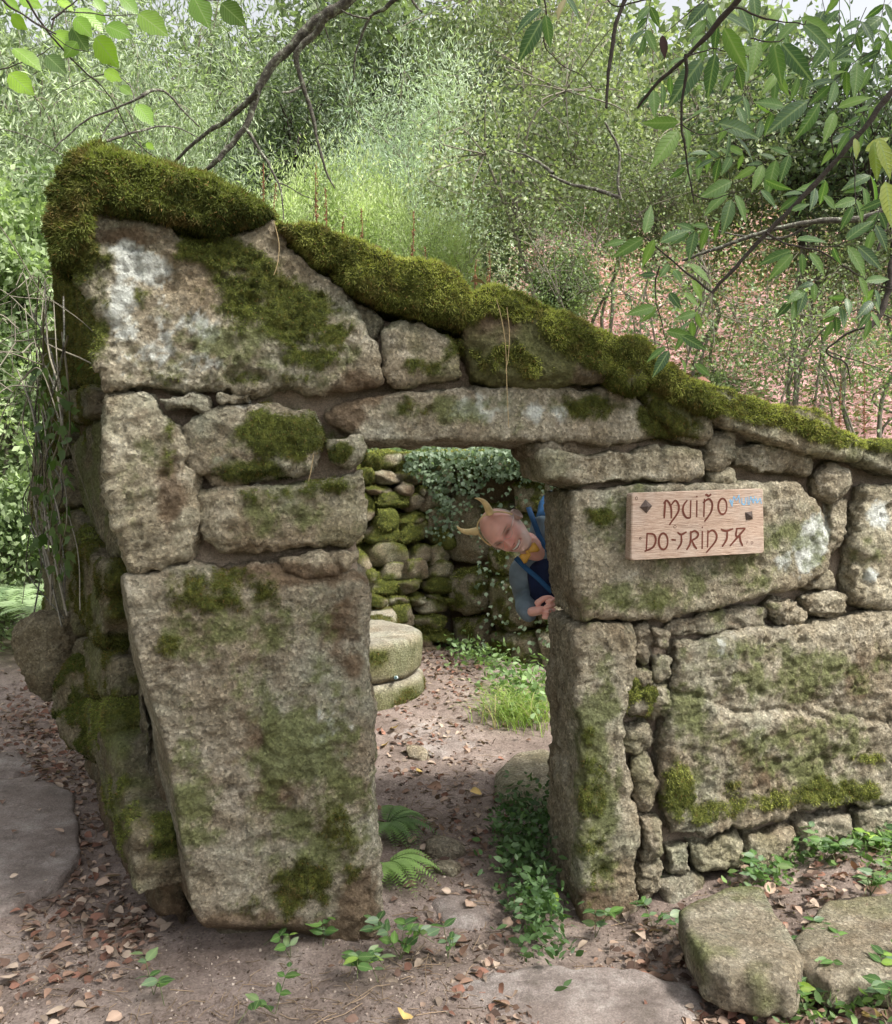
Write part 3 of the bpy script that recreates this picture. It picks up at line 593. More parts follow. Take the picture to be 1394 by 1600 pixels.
# right segment: bigger blocks by their place in the photograph
def rblock(poly, **k):
    return stone('stone', poly, inner, plane=(CRN, RN), ext=-RN, depth=.35, vox=.02, bev=.07, **k)
for k, (pl, mo, al, li) in enumerate([([(678, 768), (712, 760), (742, 790), (760, 840), (755, 872), (735, 884), (700, 876), (676, 850)], .0, .4, 1), ([(694, 892), (745, 888), (762, 905), (758, 955), (722, 962), (696, 950)], .42, .5, 0),
                                      ([(766, 905), (800, 898), (828, 920), (832, 975), (800, 990), (768, 975)], .6, .5, 0), ([(700, 968), (756, 966), (762, 1015), (750, 1034), (704, 1030)], .45, .6, 0), ([(765, 990), (830, 990), (850, 1030), (836, 1052), (768, 1042)], .5, .5, 0),
                                      ([(766, 860), (800, 850), (826, 868), (822, 895), (785, 898), (764, 890)], .5, .5, 0), ([(744, 790), (790, 785), (800, 840), (768, 850)], .55, .5, 0), ([(832, 860), (880, 870), (880, 980), (836, 972)], .4, .5, 0), ([(835, 985), (885, 985), (890, 1065), (852, 1060)], .4, .5, 0),
                                      ([(694, 706), (750, 704), (758, 740), (700, 756)], .45, .5, 0), ([(760, 708), (820, 712), (826, 745), (765, 748)], .4, .4, 0), ([(800, 756), (850, 750), (860, 800), (806, 800)], .4, .4, 0), ([(800, 806), (862, 806), (866, 850), (808, 846)], .3, .4, 0)]):
    rblock(pl, proud=.03 * (k % 3), seed=200 + k, mossy=mo, topmoss=.8, alg=al, dirt=.4, mcols=(MC_OLIVE, MC_YEL)[k % 2], mlen=.016, mdens=12000, mat=ROCK)
# stones lying along the wall top
for k in range(16):
    s = rr.uniform(-1.2, 1.5); c = (CRN + LD * -s if s < 0 else CRN + RD * s) + np.array([0, .06, rr.uniform(1.52, 1.64)])
    c = CRN + (LD * -s if s < 0 else RD * s) + np.array([0, .08, rr.uniform(1.55, 1.68)])
    rock('stone', c, (rr.uniform(.18, .34), .3, rr.uniform(.1, .16)), frame_from(LN if s < 0 else RN), inner, 400 + k, mossy=.7, topmoss=1, mcols=MC_YEL, mlen=.02, mdens=15000)

# ------------------------------------------------------------------ millstones
def disc(name, c, r, h, parent, seed, tilt=(0, 0), sides=96, alg=.5, moss_side=.0, topm=0.):
    P = []; prof = [(0, h), (r * .35, h), (r * .7, h + .004), (r * .93, h), (r * .985, h - .02), (r, h - .05), (r * 1.0, h * .5), (r * .99, .03), (r * .95, 0), (0, 0)]
    n = sides; V = []
    pr = []
    for a, b in zip(prof, prof[1:]):
        m = max(1, int(np.hypot(b[0] - a[0], b[1] - a[1]) / .03))
        for t in range(m): pr.append((a[0] + (b[0] - a[0]) * t / m, a[1] + (b[1] - a[1]) * t / m))
    pr.append(prof[-1]); pr = np.array(pr); t = np.arange(n) * 2 * math.pi / n
    V = np.stack([pr[:, 0][:, None] * np.cos(t), pr[:, 0][:, None] * np.sin(t), np.repeat(pr[:, 1][:, None], n, 1)], -1).reshape(-1, 3)
    i = np.arange(len(pr) - 1)[:, None] * n; j = np.arange(n)[None]; j2 = (j + 1) % n
    Q = np.stack([i + j, i + n + j, i + n + j2, i + j2], -1).reshape(-1, 4)
    rx = Matrix.Rotation(tilt[0], 3, 'X') @ Matrix.Rotation(tilt[1], 3, 'Y'); V = V @ np.array(rx).T
    vn, _ = normals(V, Q)
    V = V + np.array(c); V = V + vn * (.012 * fbm(V, 6, 4, seed) + .006 * fbm(V, 30, 2, seed))[:, None]
    side = 1 - np.abs(vn[:, 2])
    mo = np.clip(sstep(.4, .62, moss_side * side + .7 * fbm(V, 4.5, 4, seed + 3)) * (moss_side > 0) * side + topm * sstep(.0, .3, fbm(V, 6, 3, seed)) * (vn[:, 2] > .5), 0, 1)
    o = part(name, V, Q, ROCK, parent, True, attrs=dict(moss=mo, lichen=.2 * sstep(.4, .9, vn[:, 2]) * (1 - mo) * sstep(-.5, .2, fbm(V, 4, 3, 4)), dirt=np.maximum(.9 * side * sstep(c[2] + .12, c[2], V[:, 2]), .5 * sstep(.0, .4, fbm(V, 5, 4, 6))), algae=alg * side))
    if mo.max() > .4: moss_blades('moss', V, Q, vn, mo, o, 14000, .02, np.random.default_rng(seed), MC_OLIVE)
    return o
MC = np.array([-.72, 5.92]); mz = float(H(*MC)[0])
low = disc('millstone', (MC[0] + .02, MC[1], mz - .06), .555, .20, None, 501, alg=.8, moss_side=.5)
tag(low, 'lower thick round millstone carrying the upper one, half mossy at its rim', 'millstone')
top = disc('millstone', (MC[0], MC[1], mz + .155), .56, .25, None, 502, alg=.7, moss_side=.42)
tag(top, 'upper round millstone with pale flat top, inside the doorway', 'millstone')
bk = disc('millstone', (-.72, 6.66, float(H(-.72, 6.66)[0]) + .22), .36, .14, None, 503, tilt=(.18, 0), alg=.8, moss_side=.6, topm=.9)
tag(bk, 'smaller mossy millstone lying tilted behind the stacked ones', 'millstone')
dsc = disc('token', PY(619, 1058, 5.52) - np.array([0, .012, 0]), .011, .006, None, 505, tilt=(R(80), 0), sides=16, alg=0)
dsc.data.materials[0] = flat_material('painted_token', (.55, .72, .72), .5); tag(dsc, 'tiny pale blue round disc stuck on the millstone rim', 'marker')

# ------------------------------------------------------------------ ground slabs and stones
m_, nt, b = newmat('worn_slab'); SLAB = m_
c = ramp(nt, noise(nt, 6, 8, .7), [(.33, (.14, .115, .095)), (.48, (.30, .25, .225)), (.64, (.46, .41, .375))])
v = N(nt, 'ShaderNodeTexVoronoi'); v.inputs['Scale'].default_value = 240; nt.links.new(geo(nt), v.inputs['Vector'])
c = mix(nt, .7, c, ramp(nt, v.outputs['Color'], [(0, g3(.6)), (.5, g3(1)), (1, g3(1.5))]), 'MULTIPLY')
c = mix(nt, mth(nt, 'MULTIPLY', ramp(nt, noise(nt, 3.5, 8, .75), [(.48, g3(0)), (.62, g3(1))]), .65), c, (.13, .10, .085))
c = mix(nt, mth(nt, 'MULTIPLY', attr(nt, 'dirt'), .6), c, mix(nt, .7, (.27, .212, .182), ramp(nt, v.outputs['Color'], [(0, g3(.6)), (.5, g3(1)), (1, g3(1.5))]), 'MULTIPLY'))
nt.links.new(c, b.inputs['Base Color']); b.inputs['Roughness'].default_value = .9
nb = bump(nt, noise(nt, 30, 8, .75), .9, .03); nb = bump(nt, noise(nt, 230, 4, .8), .6, .005, nb); nt.links.new(nb, b.inputs['Normal'])
def slab(poly, zt, th, label, seed, cat='stone slab', name='stone_slab', vox=.014, mossy=0, topmoss=0, alg=0, dirt=.5, rough=.6, mat=None, bev=.03, **k):
    o = stone(name, poly, None, plane=(np.array([0, 0, zt]), np.array([0, 0, 1.])), ext=(0, 0, -1), depth=th, vox=vox, seed=seed, bev=bev, rough=rough, mossy=mossy, alg=alg, dirt=dirt, mat=mat or ROCK, **k)
    return tag(o, label, cat)
slab([(-160, 1235), (60, 1210), (118, 1235), (128, 1330), (95, 1372), (0, 1420), (-200, 1480)], .022, .12, mat=SLAB, rough=.3, bev=.012, label= 'large flat paving slab at the left edge beside the side wall', dirt=.7, seed=300, vox=.02)
slab([(-60, 1180), (30, 1170), (60, 1196), (20, 1212), (-90, 1225)], .03, .1, mat=SLAB, rough=.3, label= 'small flat slab behind the large one at the left edge', seed=301, dirt=.45)
slab([(640, 1112), (700, 1104), (790, 1118), (812, 1140), (740, 1166), (690, 1182), (650, 1170), (600, 1150)], .035, .1, mat=SLAB, label='flat earth covered slab in the path beside the millstones', seed=302, dirt=.75, rough=.4)
slab([(774, 1196), (800, 1172), (850, 1162), (905, 1175), (905, 1240), (820, 1246), (776, 1228)], .075, .16, 'smooth rounded grey stone lying behind the right door jamb', 303, dirt=.1, rough=.45, bev=.06, alg=.3)
slab([(700, 1532), (830, 1502), (1000, 1505), (1085, 1530), (1112, 1562), (1090, 1600), (960, 1660), (760, 1670), (640, 1590)], -.004, .1, mat=SLAB, label='wide worn slab flush with the soil in front of the doorway', seed=304, dirt=.8, rough=.25, vox=.012)
slab([(670, 1402), (720, 1392), (760, 1402), (770, 1425), (745, 1446), (690, 1440)], -.018, .08, mat=SLAB, label='small worn flagstone in the doorway path', seed=305, dirt=.75, rough=.4)
slab([(1062, 1418), (1130, 1382), (1190, 1380), (1228, 1440), (1254, 1490), (1240, 1530), (1140, 1520), (1100, 1500), (1075, 1460)], .135, .11, 'mossy squared block on the ground below the right wall', 306, cat='stone', name='loose_stone', topmoss=.8, alg=1., dirt=.2, mcols=MC_YEL, rough=.45, bev=.02, mlen=.009, vox=.011)
slab([(1240, 1460), (1290, 1400), (1394, 1392), (1520, 1420), (1520, 1520), (1300, 1530), (1250, 1500)], .12, .09, 'pale mossy rimmed slab at the right edge below the wall', 307, topmoss=.4, alg=.5, dirt=.3, mcols=MC_YEL, vox=.013, rough=.45, bev=.02)
def loose(px, py, sz, label, seed, z=None, **k):
    p = PZ(px, py, .03); z = float(H(p[0], p[1])[0]); p = PZ(px, py, z); o = rock('loose_stone', (p[0], p[1], z + sz[2] * .15), sz, None, None, seed, **k); return tag(o, label, 'stone')
loose(652, 1182, (.14, .14, .09), 'pale fist sized stone in the path beside the millstones', 311, blades=False, lich=.3)
loose(697, 1330, (.17, .15, .09), 'larger of two pale stones bedded in the doorway path', 312, dirt=.3)
loose(700, 1364, (.12, .1, .07), 'smaller of two pale stones bedded in the doorway path', 313, dirt=.3)
loose(1170, 1546, (.2, .12, .1), 'dark mossy stone low in front of the squared block', 314, dirt=.8, topmoss=.5)

# ------------------------------------------------------------------ wooden sign
def sp_(u, v, off): return PPL(960 + u / 5.362, 740 + v / 5.362, WO + WN * off, WN)
SG = (WO + WN * .105)
sign = thing('wooden_sign', 'weathered pale plank sign with dark carved name, fixed to the block right of the doorway', 'sign', tuple(sp_(690, 420, .105)))
m_, nt, b = newmat('weathered_wood'); WOOD = m_
mp = N(nt, 'ShaderNodeMapping'); mp.inputs['Rotation'].default_value = (0, 0, -R(15.7)); mp.inputs['Scale'].default_value = (4, 20, 110); nt.links.new(geo(nt), mp.inputs[0])
gw = noise(nt, 3.2, 8, .65, vec=mp.outputs[0], dist=.9)
c = ramp(nt, gw, [(.27, (.13, .075, .05)), (.4, (.30, .20, .145)), (.53, (.44, .32, .245)), (.72, (.58, .46, .37))])
c = mix(nt, mth(nt, 'MULTIPLY', ramp(nt, noise(nt, 9, 5, .6), [(.45, g3(0)), (.7, g3(1))]), .35), c, (.42, .38, .34))
nt.links.new(c, b.inputs['Base Color']); b.inputs['Roughness'].default_value = .85; nt.links.new(bump(nt, gw, .7, .006), b.inputs['Normal'])
bp = []
for (cu, cv, a0) in ((172, 188, 180), (1218, 152, 90), (1226, 640, 0), (160, 702, -90)):
    for t in np.linspace(0, -90, 5):
        a = R(a0 + t) if True else 0
        bp.append((cu + 26 * math.cos(a), cv - 26 * math.sin(a)))
bp[-1] = bp[-1]
ring = np.array([sp_(u, v, .105) for u, v in bp]); ringb = ring - WN * .038
cc = ring.mean(0); ringi = cc + (ring - cc) * .985 + WN * .003
k = len(ring); V = np.concatenate([ringi, ring, ringb]); Fc = [list(range(k)), list(range(3 * k - 1, 2 * k - 1, -1))] + [[a * k + i, (a + 1) * k + i, (a + 1) * k + (i + 1) % k, a * k + (i + 1) % k] for a in (0, 1) for i in range(k)]
Fc[0] = Fc[0][::-1]; Fc[1] = Fc[1][::-1]
part('board', V, Fc, WOOD, sign)
INK = flat_material('carved_lettering', (.105, .030, .018), .8)
BLUE = flat_material('blue_crayon', (.16, .36, .55), .8, var=.4, vsc=400)
def strokes(name, lines, w, mat, off=.1086, parent=sign, smooth=True):
    A = Acc(); q = 0
    for ln in lines:
        P = [sp_(u, v, off) for u, v in ln]; P = smoothline(P, 5) if smooth and len(P) > 2 else np.array(P); q += 1
        P = P + WN * (.00012 * (q % 5)); T = np.gradient(P, axis=0); T /= np.linalg.norm(T, axis=1)[:, None] + 1e-9
        S_ = np.cross(T, WN); n = len(P); ww = w * (.65 + .35 * np.sin(np.linspace(.15, math.pi - .15, n)))[:, None]
        V = np.concatenate([P - S_ * ww, P + S_ * ww]); i = np.arange(n - 1); A.add(V, np.stack([i, i + 1, i + 1 + n, i + n], 1))
    V, Q, _ = A.get(); return part(name, V, Q, mat, parent)
def ell(u, v, a, b): return [(u + a * math.cos(t), v + b * math.sin(t)) for t in np.linspace(.2, 2 * math.pi + .2, 13)]
LT = [[(428, 222), (422, 300), (418, 375)], [(412, 252), (440, 225), (474, 280), (478, 375)], [(476, 262), (512, 226), (540, 270), (530, 330), (460, 430)],
      [(612, 222), (582, 262), (575, 315), (600, 365), (636, 372)], [(641, 222), (637, 372)], [(692, 224), (690, 366)], [(755, 210), (750, 362)], [(742, 245), (790, 213), (820, 250), (810, 320), (755, 402)],
      [(762, 182), (772, 176), (788, 188), (812, 172)], ell(907, 275, 36, 66),
      [(275, 498), (268, 640)], [(270, 502), (330, 510), (347, 560), (322, 618), (252, 652)], ell(410, 568, 38, 68), [(478, 553), (516, 557)],
      [(528, 492), (560, 510), (606, 488)], [(562, 512), (560, 580), (528, 635)], [(642, 480), (636, 580), (605, 640)], [(632, 502), (672, 480), (702, 503), (690, 535), (648, 560)], [(650, 560), (668, 600), (692, 632)],
      [(738, 480), (736, 632)], [(785, 475), (781, 620)], [(778, 500), (822, 475), (856, 510), (845, 570), (770, 662)], [(892, 466), (935, 480), (996, 462)], [(946, 482), (940, 550), (903, 612)],
      [(1018, 461), (1100, 459)], [(1096, 461), (1048, 515), (968, 607)], [(1026, 465), (1020, 520), (1056, 532)], [(1050, 500), (1056, 560), (1076, 606)]]
strokes('lettering', LT, .0040, INK)
for kk in (ell(692, 192, 3, 3), ell(738, 451, 3, 3)): strokes('letter_dot', [kk], .0019, INK)
strokes('lettering', [[(1109, 592), (1111, 568)], [(1110, 568), (1122, 566)], [(1110, 579), (1119, 578)], [(1129, 588), (1131, 592)], [(1146, 568), (1146, 592)], [(1146, 568), (1160, 572), (1160, 586), (1146, 592)]], .0009, INK)
strokes('scribble', [[(966, 225), (985, 262), (988, 276)], [(985, 276), (1000, 190)], [(1000, 190), (1022, 225)], [(1022, 225), (1045, 178)], [(1045, 178), (1050, 245)], [(1068, 205), (1070, 250), (1095, 255), (1102, 200)], [(1118, 195), (1122, 262)], [(1130, 262), (1142, 190)], [(1142, 190), (1166, 250)], [(1166, 250), (1176, 188)], [(1190, 205), (1195, 245), (1222, 205)], [(1222, 205), (1232, 252)], [(968, 215), (990, 240)], [(1150, 215), (1185, 222)]],   .0023, BLUE, off=.1088)
KN = flat_material('knot', (.10, .05, .035), .8)
for kk in (ell(186, 207, 9, 13), ell(508, 445, 12, 10), ell(218, 542, 8, 8)): strokes('knot', [kk], .0011, KN)
NAIL = flat_material('rusted_iron', (.10, .075, .065), .6, 200, .5, metal=.4)
for cu, cv, a0, s in ((264, 275, 50, 50), (1127, 352, 8, 42)):
    c0 = sp_(cu, cv, .1075); ax = np.array([.963, .2696, 0]); az = np.array([0, 0, 1.]); r = s / 5.362 * 3.1 / F
    pt = [c0 + r * 1.15 * (ax * math.cos(R(a0 + 45 + 90 * i)) + az * math.sin(R(a0 + 45 + 90 * i))) for i in range(4)]
    pb = [p - WN * .003 for p in pt]; pu = [p + WN * .002 for p in pt]
    V = np.array(pb + pu + [c0 + WN * .014]); part('nail', V, [(0, 1, 5, 4), (1, 2, 6, 5), (2, 3, 7, 6), (3, 0, 4, 7), (4, 5, 8), (5, 6, 8), (6, 7, 8), (7, 4, 8)], NAIL, sign)
# the wooden plug behind keeps the board off the stone
part('batten', np.concatenate([[sp_(u, v, o) for u, v in ((300, 300), (420, 300), (420, 520), (300, 520))] for o in (.0665, .02)]), [(0, 1, 2, 3), (4, 5, 6, 7), (0, 1, 5, 4), (1, 2, 6, 5), (2, 3, 7, 6), (3, 0, 4, 7)], WOOD, sign)

# ------------------------------------------------------------------ the man looking round the door jamb
def skin(chains, rad, sub=1):
    """chains: list of lists of (key or point); shared keys join. rad: dict"""
    verts, idx, edges, rs = [], {}, [], []
    for ch in chains:
        pv = None
        for kx in ch:
            if kx not in idx: idx[kx] = len(verts); verts.append(PT[kx]); rs.append(rad[kx])
            if pv is not None: edges.append((pv, idx[kx]))
            pv = idx[kx]
    me = bpy.data.meshes.new('t'); me.from_pydata([tuple(v) for v in verts], edges, [])
    o = bpy.data.objects.new('t', me); COL.objects.link(o)
    o.modifiers.new('s', 'SKIN')
    for i, r in enumerate(rs):
        d = me.skin_vertices[0].data[i]; d.radius = (r, r) if not isinstance(r, tuple) else r; d.use_root = i == 0
    s = o.modifiers.new('u', 'SUBSURF'); s.levels = sub; s.render_levels = sub
    V, Nn, Fc = eval_mesh(o); bpy.data.objects.remove(o)
    return V, Fc
def norm(v): v = np.array(v, float); return v / np.linalg.norm(v)
HC = PY(789, 829, 3.62)                                   # head centre
hu = norm([-.86, -.10, .50]); hf = norm([-.20, -.97, -.10]); hf = norm(hf - hu * np.dot(hf, hu)); hr = np.cross(hf, hu)   # up, face, his left side (upper one)
if hr[2] < 0: hr = -hr
hf = norm(hf - hr * .16); hr = norm(hr - hf * np.dot(hr, hf))
HM = np.stack([hr, hf, hu], 1)
def head_local():
    bm = bmesh.new(); bmesh.ops.create_icosphere(bm, subdivisions=6, radius=1.)
    V = np.array([v.co[:] for v in bm.verts]); Fc = [tuple(v.index for v in f.verts) for f in bm.faces]; bm.free()
    d = V.copy(); x, y, z = d.T
    # cranium
    rx = np.where(z > 0, .077, .070 - .012 * sstep(-.2, -1, z)); ry = np.where(y > 0, .092, .105); rz = np.where(z > 0, .112, .122)
    P = np.stack([x * rx, y * ry, z * rz], 1)
    # jaw: back of lower head drawn in, front stays
    low = sstep(0, -.9, z); P[:, 1] += low * np.where(y < 0, .045 * -y, .012); P[:, 0] *= 1 - .12 * low * sstep(0, 1, y)
    X, Y_, Zz = P.T
    def gb(cx, cz, sx, sz, a): return a * np.exp(-((X - cx) / sx) ** 2 - ((Zz - cz) / sz) ** 2) * sstep(.1, .5, y)
    dy = gb(0, .022, .055, .012, .007)                                   # brow
    for s in (-1, 1):
        dy = dy + gb(s * .031, .004, .016, .010, -.014) + gb(s * .031, .004, .011, .005, .007)     # sockets, lids
        dy = dy + gb(s * .040, -.034, .020, .016, .011) + gb(s * .031, .022, .018, .006, .004)       # cheeks, brow ends
        dy = dy + gb(s * .024, -.052, .006, .016, -.004)                                                # smile folds
        dy = dy + gb(s * .012, -.036, .006, .006, .008)                                                 # nostrils
    nz = np.clip((.012 - Zz) / .046, 0, 1)
    dy = dy + np.exp(-(X / (.008 + .004 * nz)) ** 2) * (.006 + .022 * nz) * sstep(.022, .006, Zz) * sstep(-.046, -.038, Zz) * sstep(.1, .5, y)
    arc = -.060 + .20 * np.abs(X) ** 1.2 * 1.4
    dy = dy + .006 * np.exp(-((Zz - arc - .007) / .004) ** 2 - (X / .03) ** 2) + .007 * np.exp(-((Zz - arc + .010) / .005) ** 2 - (X / .026) ** 2) - .010 * np.exp(-((Zz - arc) / .0035) ** 2 - (X / .03) ** 4) * (y > 0)
    dy = dy + gb(0, -.098, .022, .014, .010) + gb(0, -.082, .02, .006, -.004)
    P[:, 1] += dy
    return P, Fc
hp, hfc = head_local()
def ear(s):
    bm = bmesh.new(); bmesh.ops.create_icosphere(bm, subdivisions=4, radius=1.); V = np.array([v.co[:] for v in bm.verts]); Fc = [tuple(v.index for v in f.verts) for f in bm.faces]; bm.free()
    x, y, z = V.T; rim = np.hypot(y, z); V = np.stack([x * .011 + .006 * (rim > .7) - .006 * np.exp(-(rim / .5) ** 2) * (x > 0), y * .017 * (1 - .25 * (z < 0) * -z), z * .031], 1)
    V[:, 0] += .012 * -np.minimum(y, 0) * 1; V = V * [s, 1, 1] + [s * .077, -.008, -.004]; return V, Fc
PT = {}
nb_ = PY(846, 872, 3.74); PT['neck0'] = HC + HM @ np.array([0, -.03, -.075]); PT['neck1'] = nb_
PT['chest1'] = PY(880, 880, 3.82); PT['chest2'] = np.array([.66, 3.92, 1.08]); PT['belly'] = np.array([.80, 3.96, .98]); PT['pelvis'] = np.array([.92, 4.0, .90])
PT['shA'] = PY(812, 890, 3.72); PT['elA'] = PY(824, 930, 3.86); PT['wrA'] = PY(824, 957, 3.58)
PT['shB'] = PY(852, 822, 3.80); PT['elB'] = np.array([.74, 3.95, 1.2]); PT['wrB'] = np.array([.88, 3.8, 1.1])
for s, dx in (('L', -.10), ('R', .10)):
    PT['hip' + s] = PT['pelvis'] + np.array([dx, 0, -.05]); PT['kn' + s] = np.array([.90 + dx * 1.3, 3.93, .47]); PT['an' + s] = np.array([.98 + dx * 1.5, 4.02, float(H(.98, 4.02)[0]) + .09]); PT['toe' + s] = PT['an' + s] + np.array([-.02, -.19, -.055])
rad = dict(neck0=.052, neck1=.058, chest1=(.13, .10), chest2=(.155, .12), belly=(.15, .125), pelvis=(.15, .12), shA=.058, elA=.042, wrA=.029, shB=.06, elB=.042, wrB=.03, hipL=.09, hipR=.09, knL=.06, knR=.06, anL=.04, anR=.04, toeL=.035, toeR=.035)
tors = [['pelvis', 'belly', 'chest2', 'chest1', 'neck1', 'neck0'], ['chest1', 'shA', 'elA', 'wrA'], ['chest1', 'shB', 'elB', 'wrB'], ['pelvis', 'hipL', 'knL', 'anL', 'toeL'], ['pelvis', 'hipR', 'knR', 'anR', 'toeR']]
bV, bF = skin(tors, rad, 2)
# hands: palm and five curled fingers, knuckles towards the camera, gripping the jamb edge
def hand(wr, dirv, across, curlv, sc=1.):
    dirv, across, curlv = norm(dirv), norm(across), norm(curlv); out = []
    pc = [wr, wr + dirv * .045 * sc, wr + dirv * .085 * sc]
    PT.update(p0=pc[0], p1=pc[1], p2=pc[2]); out.append(skin([['p0', 'p1', 'p2']], dict(p0=(.027, .024), p1=(.040, .02), p2=(.042, .018)), 2))
    for i, (off, ln) in enumerate(((-.036, .075), (-.012, .083), (.012, .078), (.035, .062))):
        b0 = wr + dirv * .075 * sc + across * off * .8; b1 = wr + dirv * .098 * sc + across * off + curlv * .004
        b2 = b1 + dirv * ln * .22 + curlv * ln * .40; b3 = b2 - dirv * ln * .18 + curlv * ln * .28; b4 = b3 - dirv * ln * .26 + curlv * ln * .02
        PT.update(a0=b0, a1=b1, a2=b2, a3=b3, a4=b4); out.append(skin([['a0', 'a1', 'a2', 'a3', 'a4']], dict(a0=.010, a1=.0104, a2=.0094, a3=.0085, a4=.0074), 2))
    t0 = wr + dirv * .028 - across * .026; t1 = wr + dirv * .055 - across * .048 + curlv * .016; t2 = wr + dirv * .082 - across * .046 + curlv * .034; t3 = wr + dirv * .098 - across * .030 + curlv * .046
    PT.update(a0=t0, a1=t1, a2=t2, a3=t3); out.append(skin([['a0', 'a1', 'a2', 'a3']], dict(a0=.016, a1=.0125, a2=.0115, a3=.0095), 2))
    return out
hA = hand(PT['wrA'], [.80, -.52, .22], [-.25, -.1, -.95], [.35, .75, .0]); hB = hand(PT['wrB'], [.5, -.2, -.8], [0, 1, 0], [-.6, 0, -.3])
Vs, Fs, n0 = [], [], 0
def fuse(L, vox):
    Vs, Fs, n0 = [], [], 0
    for V_, F_ in L: Vs.append(V_); Fs += [tuple(int(i) + n0 for i in f) for f in F_]; n0 += len(V_)
    V_, _, F_ = remesh(np.concatenate(Vs), Fs, vox, 1, .35)
    return V_, (F_ if isinstance(F_, np.ndarray) else np.array([list(f) + [f[-1]] * (4 - len(f)) for f in F_]))
A = Acc()
for L_, vx in (([(bV, bF), (hp @ HM.T + HC, hfc)] + [(e[0] @ HM.T + HC, e[1]) for e in (ear(-1), ear(1))], .0044), (hA, .0024), (hB, .004)):
    V_, F_ = fuse(L_, vx); A.add(V_, F_)
Vb, Fb, _ = A.get()
lo = (Vb - HC) @ HM; X, Y_, Zz = lo.T
inh = (np.abs(X) < .11) * (np.abs(Y_) < .14) * (Zz > -.13)
ns = fbm(Vb, 60, 2, 3)
col = np.tile(np.array([.84, .46, .38]), (len(Vb), 1)) * (1 + .08 * ns[:, None])
col[:, 1:] *= (1 - .22 * sstep(.02, .0, np.abs(np.hypot(X, Zz + .02) - .02)))[:, None]
def put(mask, c, k=1.):
    m = (mask * inh * k)[:, None]; col[:] = col * (1 - m) + np.array(c) * m
face = Y_ > .03
put(np.exp(-(X / .018) ** 2 - ((Zz + .03) / .02) ** 2) * face, (.72, .32, .26), .6)
for s in (-1, 1): put(np.exp(-((X - s * .04) / .02) ** 2 - ((Zz + .03) / .018) ** 2) * face, (.74, .34, .28), .5)
beard = sstep(-.040, -.060, Zz + .25 * np.abs(X) * 0 + .012 * ns) * sstep(-.03, .02, Y_) * (1 - .6 * np.exp(-(X / .03) ** 2 - ((Zz + .062) / .014) ** 2))
side = sstep(.052, .062, np.abs(X)) * sstep(.045, .01, Y_) * sstep(-.07, -.03, Zz) * sstep(.05, .02, Zz + .4 * Y_)
put(beard, (.82, .72, .66), .5 + .2 * 0); put(side, (.36, .31, .27), .6)
back = sstep(.01, -.03, Y_) * sstep(-.05, -.02, Zz) * sstep(.1, .06, Zz + .0 * X); put(back, (.22, .18, .16), .75)
arc = -.060 + .34 * np.abs(X) ** 1.2
put(np.exp(-((Zz - arc) / .0075) ** 2) * (np.abs(X) < .034) * face, (.40, .10, .09), .9)
put((np.abs(Zz - arc - .0005) < .0038) * (np.abs(X) < .027) * face, (.9, .88, .82))
put((np.abs(Zz - arc + .0052) < .0016) * (np.abs(X) < .022) * face, (.10, .03, .03), .8)
for s in (-1, 1):
    put(np.exp(-((X - s * .031) / .015) ** 2 - ((Zz - .004) / .0052) ** 2) * face, (.03, .015, .012), 1.)
    put(np.exp(-((X - s * .031) / .018) ** 2 - ((Zz - .004) / .010) ** 2) * face, (.28, .12, .09), .65)  # shading round the eyes painted into the skin colour
    put(np.exp(-((X - s * .034) / .015) ** 2 - ((Zz - .020) / .0035) ** 2) * face, (.24, .16, .12), .8)
    put(np.exp(-((X - s * .008) / .004) ** 2 - ((Zz + .042) / .003) ** 2) * (Y_ > .08), (.12, .04, .03), .8)
m_, nt, b = newmat('skin'); SKIN = m_
nt.links.new(attr(nt, 'col', 'Color'), b.inputs['Base Color']); b.inputs['Roughness'].default_value = .42; b.inputs['Subsurface Weight'].default_value = .12; b.inputs['Subsurface Radius'].default_value = (.01, .004, .002)
nt.links.new(bump(nt, noise(nt, 500, 3), .25, .002), b.inputs['Normal'])
person = link('person', mk_mesh('person', Vb, Fb if isinstance(Fb, np.ndarray) else [tuple(f) for f in Fb], SKIN, True, col=col))
tag(person, 'balding man in gold devil horns and yellow bow tie leaning sideways round the door jamb', 'person')
# clothing
def cloth(name, chains, r, mat, grow=1., sub=2, cut=None):
    V, Fc = skin(chains, r, sub)
    V, Nn, Fc = remesh(V, [tuple(f) for f in Fc], .008 if name in ('shirt', 'waistcoat') else .014, 3, .5)
    V = V + Nn * (.006 * fbm(V, 12, 3, 9) + .005 * ridged(V, 16, 2, 10))[:, None]
    if not isinstance(Fc, np.ndarray): Fc = np.array([list(f) + [f[-1]] * (4 - len(f)) for f in Fc])
    if cut is not None: Fc = Fc[cut(V[Fc].mean(1))]
    return part(name, V, Fc, mat, person, True)
SHIRT = flat_material('grey_blue_shirt', (.19, .25, .30), .85, 300, .3, .2, vsc=9)
VEST = flat_material('navy_vest', (.012, .02, .06), .8, 200, .3, .2)
PT['cuff'] = PT['wrA'] + norm([.80, -.52, .22]) * .022
g = {k: (tuple(x + .020 for x in v) if isinstance(v, tuple) else v + .018) for k, v in rad.items()}; g['cuff'] = .037; g['neck1'] = .070; g['wrB'] = .04; g['shA'] = .070; g['elA'] = .058; g['shB'] = .078
cloth('shirt', [['pelvis', 'belly', 'chest2', 'chest1', 'neck1'], ['chest1', 'shA', 'elA', 'wrA', 'cuff'], ['chest1', 'shB', 'elB', 'wrB']], g, SHIRT)
g2 = dict(pelvis=(.175, .145), belly=(.178, .15), chest2=(.178, .145), chest1=(.118, .124))
